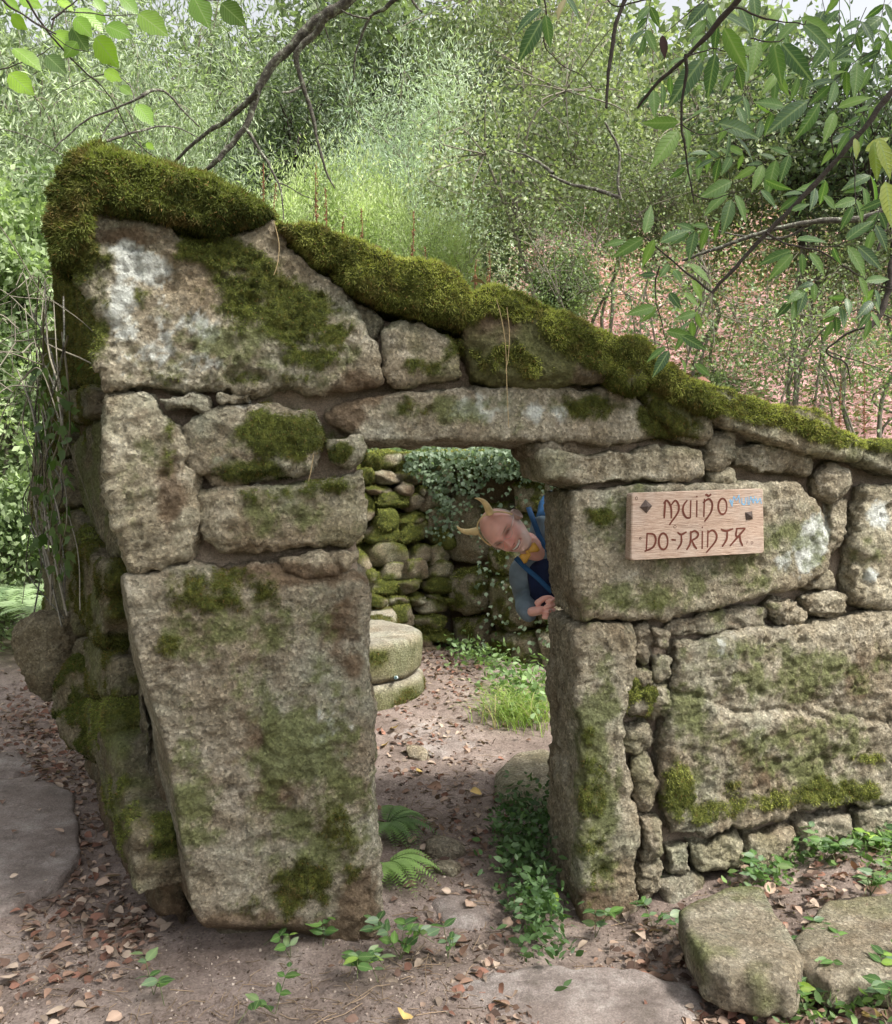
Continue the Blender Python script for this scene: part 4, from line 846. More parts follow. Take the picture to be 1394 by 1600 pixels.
PT['vs'] = PY(838, 896, 3.67); PT['vt'] = PY(858, 945, 3.68); g2['vs'] = .055; g2['vt'] = .075
cloth('waistcoat', [['pelvis', 'belly', 'chest2', 'chest1'], ['chest1', 'vs', 'vt']], g2, VEST)
g3_ = dict(pelvis=(.172, .142), hipL=.105, hipR=.105, knL=.078, knR=.078, anL=.062, anR=.062)
cloth('trousers', [['pelvis', 'hipL', 'knL', 'anL'], ['pelvis', 'hipR', 'knR', 'anR']], g3_, flat_material('dark_trousers', (.03, .03, .035), .9, 200, .3))
for s in 'LR':
    cloth('boot', [['an' + s, 'toe' + s]], {'an' + s: .056, 'toe' + s: .048}, flat_material('brown_boot', (.05, .03, .02), .7))
STRAP = flat_material('blue_strap', (.02, .09, .22), .7, 300, .3)
def ribbon(name, pts, w, mat, th=.006, par=None):
    P = smoothline(pts, 6); T = np.gradient(P, axis=0); T /= np.linalg.norm(T, axis=1)[:, None]; n_ = np.array([0, -1., 0.15]); s = np.cross(T, n_); s /= np.linalg.norm(s, axis=1)[:, None]; u = np.cross(s, T)
    k = len(P); V = np.concatenate([P - s * w, P + s * w, P + s * w + u * th, P - s * w + u * th]); i = np.arange(k - 1)
    Q = np.concatenate([np.stack([a * k + i, a * k + i + 1, b_ * k + i + 1, b_ * k + i], 1) for a, b_ in ((0, 1), (1, 2), (2, 3), (3, 0))])
    return part(name, V, Q, mat, par or person, True)
ribbon('backpack_strap', [PY(826, 794, 3.80), PY(833, 812, 3.73), PY(845, 842, 3.70), PY(862, 868, 3.66)], .011, STRAP)
ribbon('backpack_strap', [PY(806, 872, 3.66), PY(822, 888, 3.63), PY(842, 905, 3.62), PY(862, 925, 3.62)], .010, STRAP)
bpk = cloth('backpack', [['shB', 'bq']], dict(shB=.05, bq=.07), STRAP) if PT.update(bq=np.array([.50, 4.02, 1.42])) is None else None
# bow tie
GOLD = flat_material('yellow_satin', (.62, .34, .05), .45, 90, .4, .5)
bc = PY(826, 862, 3.55); wx = norm([.80, 0, .52]); wz = norm([-.52, 0, .80])
for s in (-1, 1):
    V = []; 
    for t, h in ((.0, .005), (.010, .010), (.028, .021), (.040, .019)):
        for a in np.linspace(0, 2 * math.pi, 9)[:-1]: V.append(bc + wx * s * t * 1.05 + wz * h * math.cos(a) + np.array([0, -1, 0]) * (.004 + .006 * math.sin(a) * (1 + .5 * math.cos(3 * a))))
    Q = [(i * 8 + j, i * 8 + (j + 1) % 8, i * 8 + 8 + (j + 1) % 8, i * 8 + 8 + j) for i in range(3) for j in range(8)] + [tuple(range(24, 32))]
    V = np.array(V) + wz * .0; 
    if s == -1: V = V - wz * .012 * 1
    part('bow_tie', V, Q, GOLD, person, True)
V, Q = tube([bc - wz * .008 - wx * .004 + np.array([0, -.006, 0]), bc + wz * .008 - wx * .004 + np.array([0, -.006, 0])], .008, 8); part('bow_knot', V, Q, GOLD, person, True)
# headband with horns
HORN = flat_material('gold_fabric', (.80, .62, .30), .4, 260, .5, .6, metal=.15)
hb = thing('headband', '', 'x'); del hb['label']; del hb['category']; hb.parent = person
P = [HC + HM @ np.array([.083 * math.cos(a), .012 + .03 * math.sin(a), .004 + .115 * math.sin(a)]) for a in np.linspace(0.1, math.pi - .1, 24)]
V, Q = tube(P, .0035, 6); part('band', V, Q, HORN, hb, True)
for s in (-1, 1):
    base = HC + HM @ np.array([s * .045, .036, .096]); P = []; rd = []
    for t in np.linspace(0, 1, 12):
        q = np.array([s * (.035 * t + .030 * math.sin(t * 2.4)) , .01 * t, .085 * t]) if True else 0
        q = np.array([s * (.040 * math.sin(t * 1.9) - .012 * t * t), .006 * t, .088 * t])
        P.append(base + HM @ q); rd.append(.0165 * (1 - t) ** .75 + .0012)
    V, Q = tube(P, rd, 12); part('horn', V, Q, HORN, hb, True)
# spectacles, thin rimless with a wire bridge
GL = flat_material('wire', (.45, .42, .38), .3, metal=.9)
m_, nt, b = newmat('spectacle_lens'); LENS = m_; b.inputs['Transmission Weight'].default_value = 1; b.inputs['IOR'].default_value = 1.08; b.inputs['Roughness'].default_value = .02; b.inputs['Base Color'].default_value = (1, 1, 1, 1)
gl = thing('spectacles', '', 'x'); del gl['label']; del gl['category']; gl.parent = person
for s in (-1, 1):
    c0 = np.array([s * .032, .104, .002]); P = [HC + HM @ (c0 + np.array([.021 * math.cos(a), -.012 * abs(math.cos(a)) * (math.cos(a) * s > 0), .0155 * math.sin(a)])) for a in np.linspace(0, 2 * math.pi, 25)]
    V, Q = tube(P, .0007, 5); part('rim', V, Q, GL, gl, True)
    V, Q = tube([HC + HM @ np.array([s * .053, .092, .004]), HC + HM @ np.array([s * .078, .04, .006]), HC + HM @ np.array([s * .083, -.006, .012])], .0009, 5); part('temple', V, Q, GL, gl, True)
V, Q = tube([HC + HM @ np.array([x, .108 + .004 * (1 - abs(x) / .012), .004]) for x in (-.012, 0, .012)], .0009, 5); part('bridge', V, Q, GL, gl, True)
V, Q = tube([PT['wrA'] + norm([.80, -.52, .22]) * .11 + norm([-.25, -.1, -.95]) * .012 + np.array([.006 * math.cos(a), -.004, .010 * math.sin(a)]) for a in np.linspace(0, 2 * math.pi, 13)], .0016, 5); part('finger_ring', V, Q, GL, person, True)

# ------------------------------------------------------------------ trees and shrubs
def lerp(a, b, t): return np.array(a) * (1 - t) + np.array(b) * t
def leaves_at(P, D, rng, tmpl, ln, wid, c0, c1, clump, jit=.5, up=0.):
    n = len(P); d = D + rng.normal(size=(n, 3)) * jit; d[:, 2] += up
    M = basis(d, rng); l = ln * rng.uniform(.6, 1.25, n)
    t = np.clip(clump * .8 + rng.random(n) * .25, 0, 1)[:, None]
    return inst(*tmpl, M, P, np.stack([l * wid, l, l], 1), lerp(c0, c1, t) * rng.uniform(.8, 1.2, (n, 1)))
def crown(rng, R_, n, ln, wid, c0, c1, K=70, weep=0., flat=1., tmpl=LEAF4, cl=.22, trunk_h=.5, bare=.0, wild=False, rad=.05, vert=0.):
    """R_ = (rx, ry, rz) of the crown round its centre; gives leaf mesh data and branch mesh data"""
    R_ = np.array(R_); u = rng.normal(size=(K, 3)); u /= np.linalg.norm(u, axis=1)[:, None]; r = rng.random(K) ** .45
    C = u * r[:, None] * R_ * rng.uniform(.8, 1.12, (K, 1)); 
    if vert: C[:, 2] *= 1.
    k = rng.integers(0, K, n); tone = rng.random(K)
    off = rng.normal(size=(n, 3)) * cl * R_.mean() * rng.uniform(.5, 1.2, K)[k][:, None]
    off[:, 2] *= (1 + vert * 2.2 + weep * 1.6); off[:, 2] -= weep * R_[2] * .25 * rng.random(n)
    P = C[k] + off; D = off / (np.linalg.norm(off, axis=1)[:, None] + 1e-6); D[:, 2] += -.9 * weep + vert * 1.5 - .2
    L = leaves_at(P, D, rng, tmpl, ln, wid, c0, c1, tone[k], .6)
    A = Acc(); b = np.array([0, 0, -R_[2] - trunk_h])
    fork = [b + np.array([rng.normal() * .06, rng.normal() * .06, trunk_h + R_[2] * rng.uniform(.1, .9)]) for _ in range(5)] if not wild else [rng.uniform(-.55, .55, 3) * R_ for _ in range(7)]
    if wild:
        for f in fork[1:]: V, Q = tube(smoothline([b * .6 + fork[0] * .4, (fork[0] + f) / 2 + rng.normal(size=3) * .12 * R_, f], 4), np.linspace(rad * .6, rad * .35, 9), 5); A.add(V, Q)
    V, Q = tube(smoothline([b, fork[0] * .5 + b * .5 + rng.normal(size=3) * .03, fork[0]], 4), np.linspace(rad, rad * .6, 9), 7); A.add(V, Q)
    for c in C:
        f = fork[rng.integers(0, len(fork))] if not wild else min(fork, key=lambda q: np.linalg.norm(q - c)); m = (f + c) / 2 + rng.normal(size=3) * (.3 if wild else .12) * R_.mean() + [0, 0, .1 * R_[2]]
        V, Q = tube(smoothline([f, m, c], 4), np.linspace(rad * .4, rad * .08, 9), 4); A.add(V, Q)
        for _ in range(2):
            e = c + rng.normal(size=3) * cl * R_.mean() * 1.6; V, Q = tube(np.array([c, (c + e) / 2 + rng.normal(size=3) * .05, e]), [rad * .1, rad * .07, rad * .03], 3); A.add(V, Q)
    return L, A.get()
KINDS = {}
def kind_tree(key, seed, R_, n, ln, wid, c0, c1, bark, **k):
    rng = np.random.default_rng(seed); L, B = crown(rng, R_, n, ln, wid, c0, c1, **k)
    KINDS[key] = (mk_mesh('crown', L[0], L[1], LEAF, col=L[2]), mk_mesh('trunk', B[0], B[1], bark, True), R_[2] + k.get('trunk_h', .5))
PALE0, PALE1 = (.28, .37, .29), (.62, .70, .57)
kind_tree('willow', 1, (1.7, 1.7, 2.1), 30000, .095, .15, PALE0, PALE1, GREYTWIG, K=110, weep=.15, vert=.4, cl=.10)
kind_tree('sallow', 2, (1.5, 1.3, 1.5), 15000, .10, .24, (.19, .26, .10), (.56, .64, .34), GREYTWIG, K=60, vert=.7, cl=.11)
kind_tree('gum', 3, (2.6, 2.4, 3.0), 22000, .15, .2, (.10, .14, .08), (.44, .52, .34), GREYTWIG, K=85, weep=.7, cl=.10, rad=.06)
kind_tree('alder', 4, (1.8, 1.6, 1.5), 10500, .068, .75, (.07, .105, .05), (.34, .385, .22), GREYTWIG, K=70, cl=.15, rad=.03, wild=True)
kind_tree('spray', 8, (1.8, 1.4, 1.2), 3000, .064, .75, (.06, .11, .045), (.30, .38, .19), GREYTWIG, K=60, cl=.22, rad=.022, wild=True)
kind_tree('bush', 5, (1.2, 1.1, 1.0), 13000, .085, .6, (.09, .14, .06), (.44, .53, .30), GREYTWIG, K=55, cl=.13, trunk_h=.2, rad=.03)
kind_tree('dark', 6, (2.4, 2.2, 2.6), 20000, .12, .4, (.045, .07, .04), (.17, .21, .12), BARK, K=80, cl=.18, rad=.08)
kind_tree('sky', 7, (1.6, 1.5, 1.3), 4500, .085, .7, (.03, .055, .03), (.14, .19, .10), BARK, K=60, cl=.2, rad=.05)
def tree(kind, px, top_py, Y, s, label, name, cat, group=None, rz=0., sink=0.):
    c, t, hh = KINDS[kind]; p = PY(px, top_py, Y); zt = p[2]
    gz = float(H(p[0], Y)[0]); cz = zt - (KINDS[kind][2] - (0)) * s * .92
    o = thing(name, label, cat, (p[0], Y, gz), group, rz); dz = max(cz - gz, 0)
    cr = link('crown', c, o); tr = link('trunk', t, o)
    cr.location = tr.location = (0, 0, dz); cr.scale = tr.scale = (s, s, s)
    low = dz - hh * s
    if low > -.1:       # crooked stems down to the ground
        rg = np.random.default_rng(int(px) + 5000)
        for _ in range(3 if kind in ('alder', 'spray', 'sky', 'sallow') else 1):
            w = (.022 if kind in ('alder', 'spray', 'sky', 'sallow') else .06) * s; x0 = rg.normal(size=2) * .35 * s
            V, Q = tube(smoothline([[x0[0], x0[1], -.15], [x0[0] * .8 + rg.normal() * .1, x0[1] * .8, low * .35], [x0[0] * .4 + rg.normal() * .12, x0[1] * .4, low * .7], [0, 0, low + .03]], 5), np.linspace(w * 1.4, w, 16), 6)
            link('stem', mk_mesh('stem', V, Q, GREYTWIG, True), o)
    return o
T = [('willow', 655, 70, 13.2, .98, 'pale grey green feathery willow standing tallest at the centre of the slope', 'willow_tree', 'tree'),
     ('willow', 575, 190, 12.6, .55, 'small pale willow at the left foot of the tall feathery one', 'willow_tree', 'tree'),
     ('sallow', 470, 235, 10.5, .62, 'yellow green sallow bush just above the second cap stone', 'sallow_bush', 'bush'),
     ('sallow', 560, 225, 11.0, .70, 'bright yellow green bush with upright shoots below the feathery willow', 'sallow_bush', 'bush'),
     ('sallow', 640, 300, 10.2, .55, 'low yellow green bush behind the dry spikes at the wall middle', 'sallow_bush', 'bush'),
     ('sallow', 700, 330, 10.8, .5, 'small sunlit bush left of the bracken slope', 'sallow_bush', 'bush'),
     ('sallow', 420, 300, 9.6, .45, 'light green bush against the end of the highest cap stone', 'sallow_bush', 'bush'),
     ('gum', 110, -60, 12.5, 1.0, 'grey green drooping tree filling the upper left corner', 'gum_tree', 'tree'),
     ('gum', 300, -110, 15.5, 1.0, 'tall grey green drooping tree behind the lichened branch', 'gum_tree', 'tree'),
     ('gum', 240, 60, 11.0, .62, 'smaller drooping tree right above the highest cap stone', 'gum_tree', 'tree'),
     ('gum', 20, 130, 10.0, .62, 'drooping tree at the left edge above the undergrowth', 'gum_tree', 'tree'),
     ('dark', 455, 60, 15.0, .75, 'dark tree seen between the drooping trees and the feathery willow', 'shade_tree', 'tree'),
     ('dark', 560, -60, 21.0, 1.1, 'dark tall tree rising behind the feathery willow on its left', 'shade_tree', 'tree'),
     ('dark', 815, 60, 15.5, .7, 'dark tree rising behind the feathery willow on its right', 'shade_tree', 'tree'),
     ('alder', 800, -90, 17.0, 1.1, 'yellowish tall tree at the top right of the feathery willow', 'alder_tree', 'tree'),
     ('alder', 840, 60, 9.5, .72, 'yellowing small leaved alder left of the hanging bare twig', 'alder_tree', 'tree'),
     ('alder', 960, 0, 10.5, .85, 'tall yellowing alder in the middle of the right half', 'alder_tree', 'tree'),
     ('alder', 1010, 190, 8.6, .42, 'low alder spray over the left part of the bracken', 'alder_tree', 'tree'),
     ('alder', 1130, 90, 9.2, .68, 'alder behind the pointed leaves, centre of the right half', 'alder_tree', 'tree'),
     ('alder', 1290, 230, 8.8, .50, 'greener alder below the gap of sky', 'alder_tree', 'tree'),
     ('alder', 1420, 280, 8.0, .45, 'alder cut by the right edge above the bracken', 'alder_tree', 'tree'),
     ('spray', 900, 300, 8.0, .40, 'thin leafy spray over the left end of the bracken', 'alder_tree', 'tree'),
     ('spray', 1060, 330, 7.6, .50, 'airy alder spray in front of the bracken, middle', 'alder_tree', 'tree'),
     ('spray', 1210, 380, 7.4, .48, 'airy alder spray in front of the bracken, right of the slanting branch tip', 'alder_tree', 'tree'),
     ('spray', 1350, 420, 7.2, .45, 'airy alder spray over the crooked dark branch at the right edge', 'alder_tree', 'tree'),
     ('dark', 1080, 100, 24.0, .8, 'dark tree behind the alders on the right half', 'shade_tree', 'tree'),
     ('dark', 1230, 270, 24.0, .6, 'dark low tree at the head of the bracken slope', 'shade_tree', 'tree'),
     ('dark', 1390, 300, 23.0, .6, 'dark low tree at the head of the slope by the right edge', 'shade_tree', 'tree'),
     ('sky', 1260, -20, 8.5, .7, 'thin crown of small dark leaves against the sky gap', 'alder_tree', 'tree'),
     ('sky', 1390, 20, 8.0, .7, 'thin dark crown against the sky in the top right corner', 'alder_tree', 'tree'),
     ('bush', 30, 250, 8.2, .9, 'bright green bush at the left edge beside the moss cap', 'leafy_bush', 'bush'),
     ('bush', 0, 440, 7.8, .75, 'green bramble bush at the left edge halfway up the wall', 'leafy_bush', 'bush'),
     ('bush', -20, 640, 7.8, .8, 'lowest green bush at the left edge above the ferns', 'leafy_bush', 'bush'),
     ('bush', 70, 330, 9.0, .8, 'green bush behind the vines of the side wall', 'leafy_bush', 'bush'),
     ('bush', 880, 380, 10.6, .45, 'small round green bush rising from the top of the bracken', 'leafy_bush', 'bush'),
     ('bush', 1120, 560, 9.6, .35, 'little green bush in the bracken above the lower cap stones', 'leafy_bush', 'bush')]
for q, (kd, px, tp, Y, s, lb, nm, ct_) in enumerate(T): tree(kd, px, tp, Y, s, lb, nm, ct_, rz=q * 1.7)
o = tree('dark', 900, 300, 4., .1, '', 'x', '') if 0 else None
ov = thing('shade_tree', 'tree standing beside the camera whose crown shades the left half of the ruin', 'tree', (2.6, -2.2, 0))
cr = link('crown', KINDS['dark'][0], ov); cr.location = (.1, 3.2, 5.5); cr.scale = (.50, .50, .36)
V, Q = tube(smoothline([[0, 0, -.2], [.1, .1, 2], [.1, .9, 4], [.1, 2.7, 5.4]], 6), np.linspace(.14, .05, 19), 9); link('trunk', mk_mesh('trunk', V, Q, BARK, True), ov)
# far wood on the valley side, one mass
rng = np.random.default_rng(77)
K = 420; Yk = rng.uniform(20, 60, K); Xk = Yk * rng.uniform(-.75, .75, K); ok = ~((Xk / Yk > .40) & (rng.random(K) < .7)); Xk, Yk = Xk[ok], Yk[ok]; K = len(Xk)
Zk = H(Xk, Yk) + rng.uniform(1, 6.5, K) * np.where(Xk / Yk > .36, .25, 1); n = 110000; k = rng.integers(0, K, n); rr_ = rng.uniform(.9, 1.7, K)
P = np.stack([Xk, Yk, Zk], 1)[k] + rng.normal(size=(n, 3)) * (rr_[k] * .55)[:, None]; tn = rng.random(K)[k]
V, Fq, C = leaves_at(P, rng.normal(size=(n, 3)), rng, (np.array([[-.4, .1, 0], [.5, .3, .1], [0, 1, 0]]), np.array([[0, 1, 2]])), .34, .6, (.05, .075, .04), (.30, .37, .21), tn, .5, -.3)
o = link('far_wood', mk_mesh('far_wood', V, Fq, LEAF, col=C)); o['kind'] = 'stuff'; o['label'] = 'hazy green wood covering the valley side behind the ruin'; o['category'] = 'wood'

# undergrowth and bracken
n = 40000; X = rng.uniform(-1.2, 14, n); Yb = rng.uniform(8.3, 21, n); ok = (X / Yb > .03 + .05 * rng.random(n)); X, Yb = X[ok], Yb[ok]; n = len(X)
pat = fbm1(X, Yb, .5, 3, 4); hgt = rng.random(n) ** .8 * .75; P = np.stack([X, Yb, H(X, Yb) + hgt], 1)
FR_ = (np.array([[-.5, .1, 0], [.5, .1, .05], [0, 1, -.15]]), np.array([[0, 1, 2]]))
D = rng.normal(size=(n, 3)); D[:, 2] = np.abs(D[:, 2]) * .3 - .35
t = np.clip(rng.random(n) * .7 + pat * .5 + .1, 0, 1)[:, None]; c = lerp((.42, .25, .235), (.82, .58, .56), t); gm = (pat + .35 * rng.normal(size=n)) < -.33; c[gm] = lerp((.09, .13, .04), (.24, .3, .1), rng.random((gm.sum(), 1)))
pieces = []
for q in range(5):           # each frond: a spine of small opposite leaflets
    tt = (q + 1) / 5
    Dn = D / np.linalg.norm(D, axis=1)[:, None]; base = P + Dn * (.24 * tt); base[:, 2] -= .08 * tt * tt
    side = np.cross(Dn, [0, 0, 1.]); side /= np.linalg.norm(side, axis=1)[:, None] + 1e-6; s = 1 if q % 2 else -1
    M = basis(side * s + Dn * .5 + rng.normal(size=(n, 3)) * .2, rng); l = .085 * (1.15 - tt) * rng.uniform(.6, 1.5, n) + .02
    pieces.append(inst(*FR_, M, base, np.stack([l * .32, l, l], 1), c * rng.uniform(.85, 1.15, (n, 1))))
A = Acc()
for V, Fq, C in pieces: A.add(V, Fq, C)
V, Fq, C = A.get(); o = link('dead_bracken', mk_mesh('dead_bracken', V, Fq, DRY, col=C)); o['kind'] = 'stuff'; o['label'] = 'pinkish brown dead bracken covering the slope behind the wall'; o['category'] = 'bracken'
def cover(name, label, n, xr, yr, ln, wid, c0, c1, hmax, cond, seed, tm=LEAF4, up=.2, cat='undergrowth'):
    rng = np.random.default_rng(seed); X = rng.uniform(*xr, n); Y = rng.uniform(*yr, n); ok = cond(X, Y) & (fbm1(X, Y, 1.6, 3, seed) > -.22); X, Y = X[ok], Y[ok]; n = len(X)
    hh = hmax * rng.random(n) * (.6 + .6 * fbm1(X, Y, 1.1, 2, 3)); P = np.stack([X, Y, H(X, Y) + np.abs(hh) + .01], 1); D = rng.normal(size=(n, 3)); D[:, 2] *= .4
    V, Fq, C = leaves_at(P, D, rng, tm, ln, wid, c0, c1, np.clip(.5 + fbm1(X, Y, 2, 2, 9), 0, 1), .4, up); o = link(name, mk_mesh(name, V, Fq, LEAF, col=C)); o['kind'] = 'stuff'; o['label'] = label; o['category'] = cat; return o
cover('undergrowth', 'leafy green undergrowth behind the path left of the side wall', 16000, (-9, -2.4), (6.6, 12), .085, .35, (.10, .15, .07), (.38, .45, .28), .85, lambda x, y: (y > 6.9) & (x < -.42 * y + .35), 5)
cover('undergrowth', 'low weeds covering the bank behind the inner rubble wall', 9000, (-2.6, 3.5), (7.3, 9.6), .06, .6, (.07, .11, .04), (.2, .27, .11), .35, lambda x, y: y > 7.5 - .55 * np.clip(x, 0, 3), 6)
# ivy over the inner wall
IVY = (np.array([[0, 0, 0], [.32, .12, .04], [.5, .5, .06], [.2, .62, 0], [0, 1.05, -.05], [-.2, .62, 0], [-.5, .5, .06], [-.32, .12, .04]]), np.array([[0, 1, 2, 3], [0, 3, 4, 5], [0, 5, 6, 7]]))
rng = np.random.default_rng(31); n = 1900; s = rng.uniform(-.35, 1.35, n); dn = rng.random(n) ** 1.5
lim = .18 + .55 * np.clip(1 - np.abs(s - .10) / .40, 0, 1) + .25 * fbm1(s, s * 0, 4, 3, 2)
zz = 1.70 - dn * lim; P = CRN + np.where(s[:, None] < 0, LD * -s[:, None], RD * s[:, None]) + np.where(s[:, None] < 0, LN, RN) * rng.uniform(.10, .24, (n, 1)); P[:, 2] = zz + .02
m2 = 1100; s2 = rng.uniform(-.3, 1.5, m2); P2 = CRN + RD * s2[:, None] - RN * rng.uniform(-.1, .9, (m2, 1)); P2[:, 2] = 1.70 + .1 * rng.random(m2)
P2[:, 2] = np.maximum(P2[:, 2], H(P2[:, 0], P2[:, 1]) + .05 + .1 * rng.random(m2))
m3 = 260; vs = rng.uniform(.3, 1.3, 9)[rng.integers(0, 9, m3)]; P3 = CRN + RD * (vs + rng.normal(size=m3) * .05)[:, None] + RN * rng.uniform(.12, .22, (m3, 1)); P3[:, 2] = rng.uniform(.25, 1.5, m3)
P = np.concatenate([P, P2, P3]); D = rng.normal(size=(len(P), 3)) * .5 + np.array([0, -.3, -.8]); nr = np.tile(np.array([-.3, -.85, .5]), (len(P), 1)) + rng.normal(size=(len(P), 3)) * .45
sd = np.cross(D, nr); sd /= np.linalg.norm(sd, axis=1)[:, None]; D /= np.linalg.norm(D, axis=1)[:, None]; M = np.stack([sd, D, np.cross(sd, D)], 2)
l = .034 * rng.uniform(.6, 1.35, len(P)); c = lerp((.07, .11, .055), (.25, .32, .22), rng.random((len(P), 1)) ** 1.2); V, Fq, C = inst(*IVY, M, P, l, c)
o = link('ivy', mk_mesh('ivy', V, Fq, LEAF, col=C)); tag(o, 'grey green ivy trailing over the corner of the inner rubble wall', 'ivy', kind='stuff')

# ------------------------------------------------------------------ plants in the foreground
m_, nt, b = newmat('broad_leaf'); NLEAF = m_
sx = N(nt, 'ShaderNodeSeparateXYZ'); nt.links.new(geo(nt), sx.inputs[0]); ax_ = mth(nt, 'ABSOLUTE', sx.outputs[0])
vv = mth(nt, 'SINE', mth(nt, 'MULTIPLY', mth(nt, 'SUBTRACT', sx.outputs[1], mth(nt, 'MULTIPLY', ax_, .9)), 62.)); vein = ramp(nt, vv, [(.0, g3(0)), (.75, g3(0)), (1, g3(1))]); mid = ramp(nt, ax_, [(0, g3(1)), (.012, g3(1)), (.022, g3(0))])
rv_ = N(nt, 'ShaderNodeObjectInfo').outputs['Random']
c = mix(nt, 1., attr(nt, 'col', 'Color'), ramp(nt, rv_, [(0, (.7, .75, .7)), (.5, (1, 1, 1)), (1, (1.35, 1.25, .9))]), 'MULTIPLY')
c = mix(nt, mth(nt, 'MULTIPLY', vein, .35), c, (.22, .32, .12)); c = mix(nt, mth(nt, 'MULTIPLY', mid, .6), c, (.28, .36, .16)); c = mix(nt, ramp(nt, noise(nt, 7, 3, .6), [(.66, g3(0)), (.70, g3(.9))]), c, (.14, .09, .03))
nt.links.new(c, b.inputs['Base Color']); b.inputs['Roughness'].default_value = .38; b.inputs['Specular IOR Level'].default_value = .5; nt.links.new(bump(nt, vein, .5, .01), b.inputs['Normal'])
t_ = N(nt, 'ShaderNodeBsdfTranslucent'); nt.links.new(mix(nt, 1., c, (1.5, 1.7, .7), 'MULTIPLY'), t_.inputs[0]); ms = N(nt, 'ShaderNodeMixShader'); ms.inputs[0].default_value = .4
nt.links.new(b.outputs[0], ms.inputs[1]); nt.links.new(t_.outputs[0], ms.inputs[2]); nt.links.new(ms.outputs[0], nt.nodes['Material Output'].inputs[0])
NEAR = leafshape(.46, 6, .2, .10); NEARM = {}
def near_leaf_mesh(key, c, wid, droop=.2, fold=.1, dry=False):
    if key in NEARM: return NEARM[key]
    V, Q = leafshape(wid, 8, droop, fold, serr=.10); rng = np.random.default_rng(len(NEARM))
    cc = np.tile(np.array(c, float), (len(V), 1)); cc[1::3] *= 1.35; cc = cc * (1 + .12 * fbm(V + len(NEARM), 4, 2, 2))[:, None]
    NEARM[key] = mk_mesh('leaf', V, Q, DRY if dry else NLEAF, True, col=cc); return NEARM[key]
def place_leaf(base, tip, key, parent, rng, face=(0, -1., .3), name='leaf'):
    base, tip = np.array(base), np.array(tip); d = tip - base; L = np.linalg.norm(d); d = d / L; f = norm(np.array(face) + rng.normal(size=3) * .35)
    s = np.cross(d, f); s /= np.linalg.norm(s); n_ = np.cross(s, d)
    o = link(name, NEARM[key], parent); m = Matrix([[*(r)] for r in np.stack([s, d, n_], 1)]).to_4x4(); m = m @ Matrix.Diagonal((L, L, L, 1)); b = base - parent_loc(parent)
    o.matrix_local = Matrix.Translation(b) @ m; return o
for i, c in enumerate([(.085, .16, .05), (.13, .22, .06), (.05, .10, .04), (.24, .29, .07)]):
    near_leaf_mesh('ash%d' % i, c, .33, .22, .10)
for i, c in enumerate([(.17, .30, .04), (.11, .20, .035), (.06, .11, .03)]): near_leaf_mesh('hazel%d' % i, c, .66, .12, .06)
def zr(u, v, Y): return PY(694 + u / 1.991, v / 1.991, Y)
def zl(u, v, Y): return PY(u / 1.991, v / 1.991, Y)
def branch_thing(name, label, cat, lines, zf, mat, name_b='branch', lump=.0, seed=0):
    rng = np.random.default_rng(seed); Pt = []
    t = None
    for pts, Y0, Y1, r0, r1 in lines:
        Ys = np.linspace(Y0, Y1, len(pts)); P = smoothline([zf(u, v, y) for (u, v), y in zip(pts, Ys)], 7)
        if t is None: t = thing(name, label, cat, tuple(P[0]))
        P = P + np.stack([fbm(P * [1, 1, 1], 22, 3, s) for s in (1, 2, 3)], 1) * .006
        rd = np.linspace(r0, r1, len(P)) * (1 + .25 * fbm(P, 40, 2, 7)); V, Q = tube(P, rd, 7); part(name_b, V, Q, mat, t, True)
    return t
rb_ = branch_thing('overhanging_branch', 'dark branch with long pointed leaves slanting in from the right edge', 'branch', [
    ([(1500, 150), (1394, 282), (1230, 490), (1080, 650), (940, 790), (830, 915)], 2.0, 2.15, .0080, .0042),
    ([(830, 912), (760, 850), (680, 785), (625, 735)], 2.15, 2.1, .0028, .0014), ([(1000, 725), (1080, 765), (1180, 785), (1290, 860), (1394, 900)], 2.1, 2.2, .0028, .0014),
    ([(670, 830), (655, 900), (680, 1010), (700, 1090)], 2.14, 2.14, .0022, .0008), ([(1225, 490), (1270, 500), (1280, 600), (1290, 670)], 2.05, 2.0, .0016, .0008), ([(990, 720), (990, 640), (985, 590)], 2.1, 2.1, .0012, .0006),
    ([(1210, 480), (1205, 420), (1240, 395), (1300, 410)], 2.05, 2.0, .002, .001), ([(1110, 770), (1200, 765), (1300, 735)], 2.1, 2.1, .0014, .0008)], zr, BARK, seed=1)
rt_ = branch_thing('overhanging_branch', 'dark forked branch with pointed leaves hanging in from the top right', 'branch', [
    ([(960, -70), (905, 10), (830, 100), (750, 180), (660, 260), (603, 338)], 1.9, 2.1, .0075, .0028), ([(755, 165), (752, 250), (738, 380), (755, 500), (778, 640)], 2.0, 2.1, .0042, .0016),
    ([(760, 170), (830, 155), (885, 160)], 2.0, 2.0, .002, .001), ([(738, 385), (790, 415), (850, 412), (900, 400)], 2.0, 2.0, .0014, .0008), ([(775, 605), (830, 620), (885, 600), (940, 590)], 2.05, 2.0, .0016, .0008),
    ([(900, 20), (1000, 60), (1110, 75), (1130, 60)], 1.9, 1.9, .0022, .001), ([(950, 125), (1030, 128), (1060, 120)], 1.9, 1.9, .0014, .0008)], zr, BARK, seed=2)
rs_ = branch_thing('overhanging_branch', 'bare dark stub hanging straight down at the top right', 'branch', [([(590, -60), (558, 10), (530, 110), (512, 220), (505, 335)], 2.2, 2.2, .0062, .0034), ([(490, -30), (520, 5), (560, 15), (620, 5), (700, -20)], 2.2, 2.1, .002, .0015)], zr, BARK, seed=3)
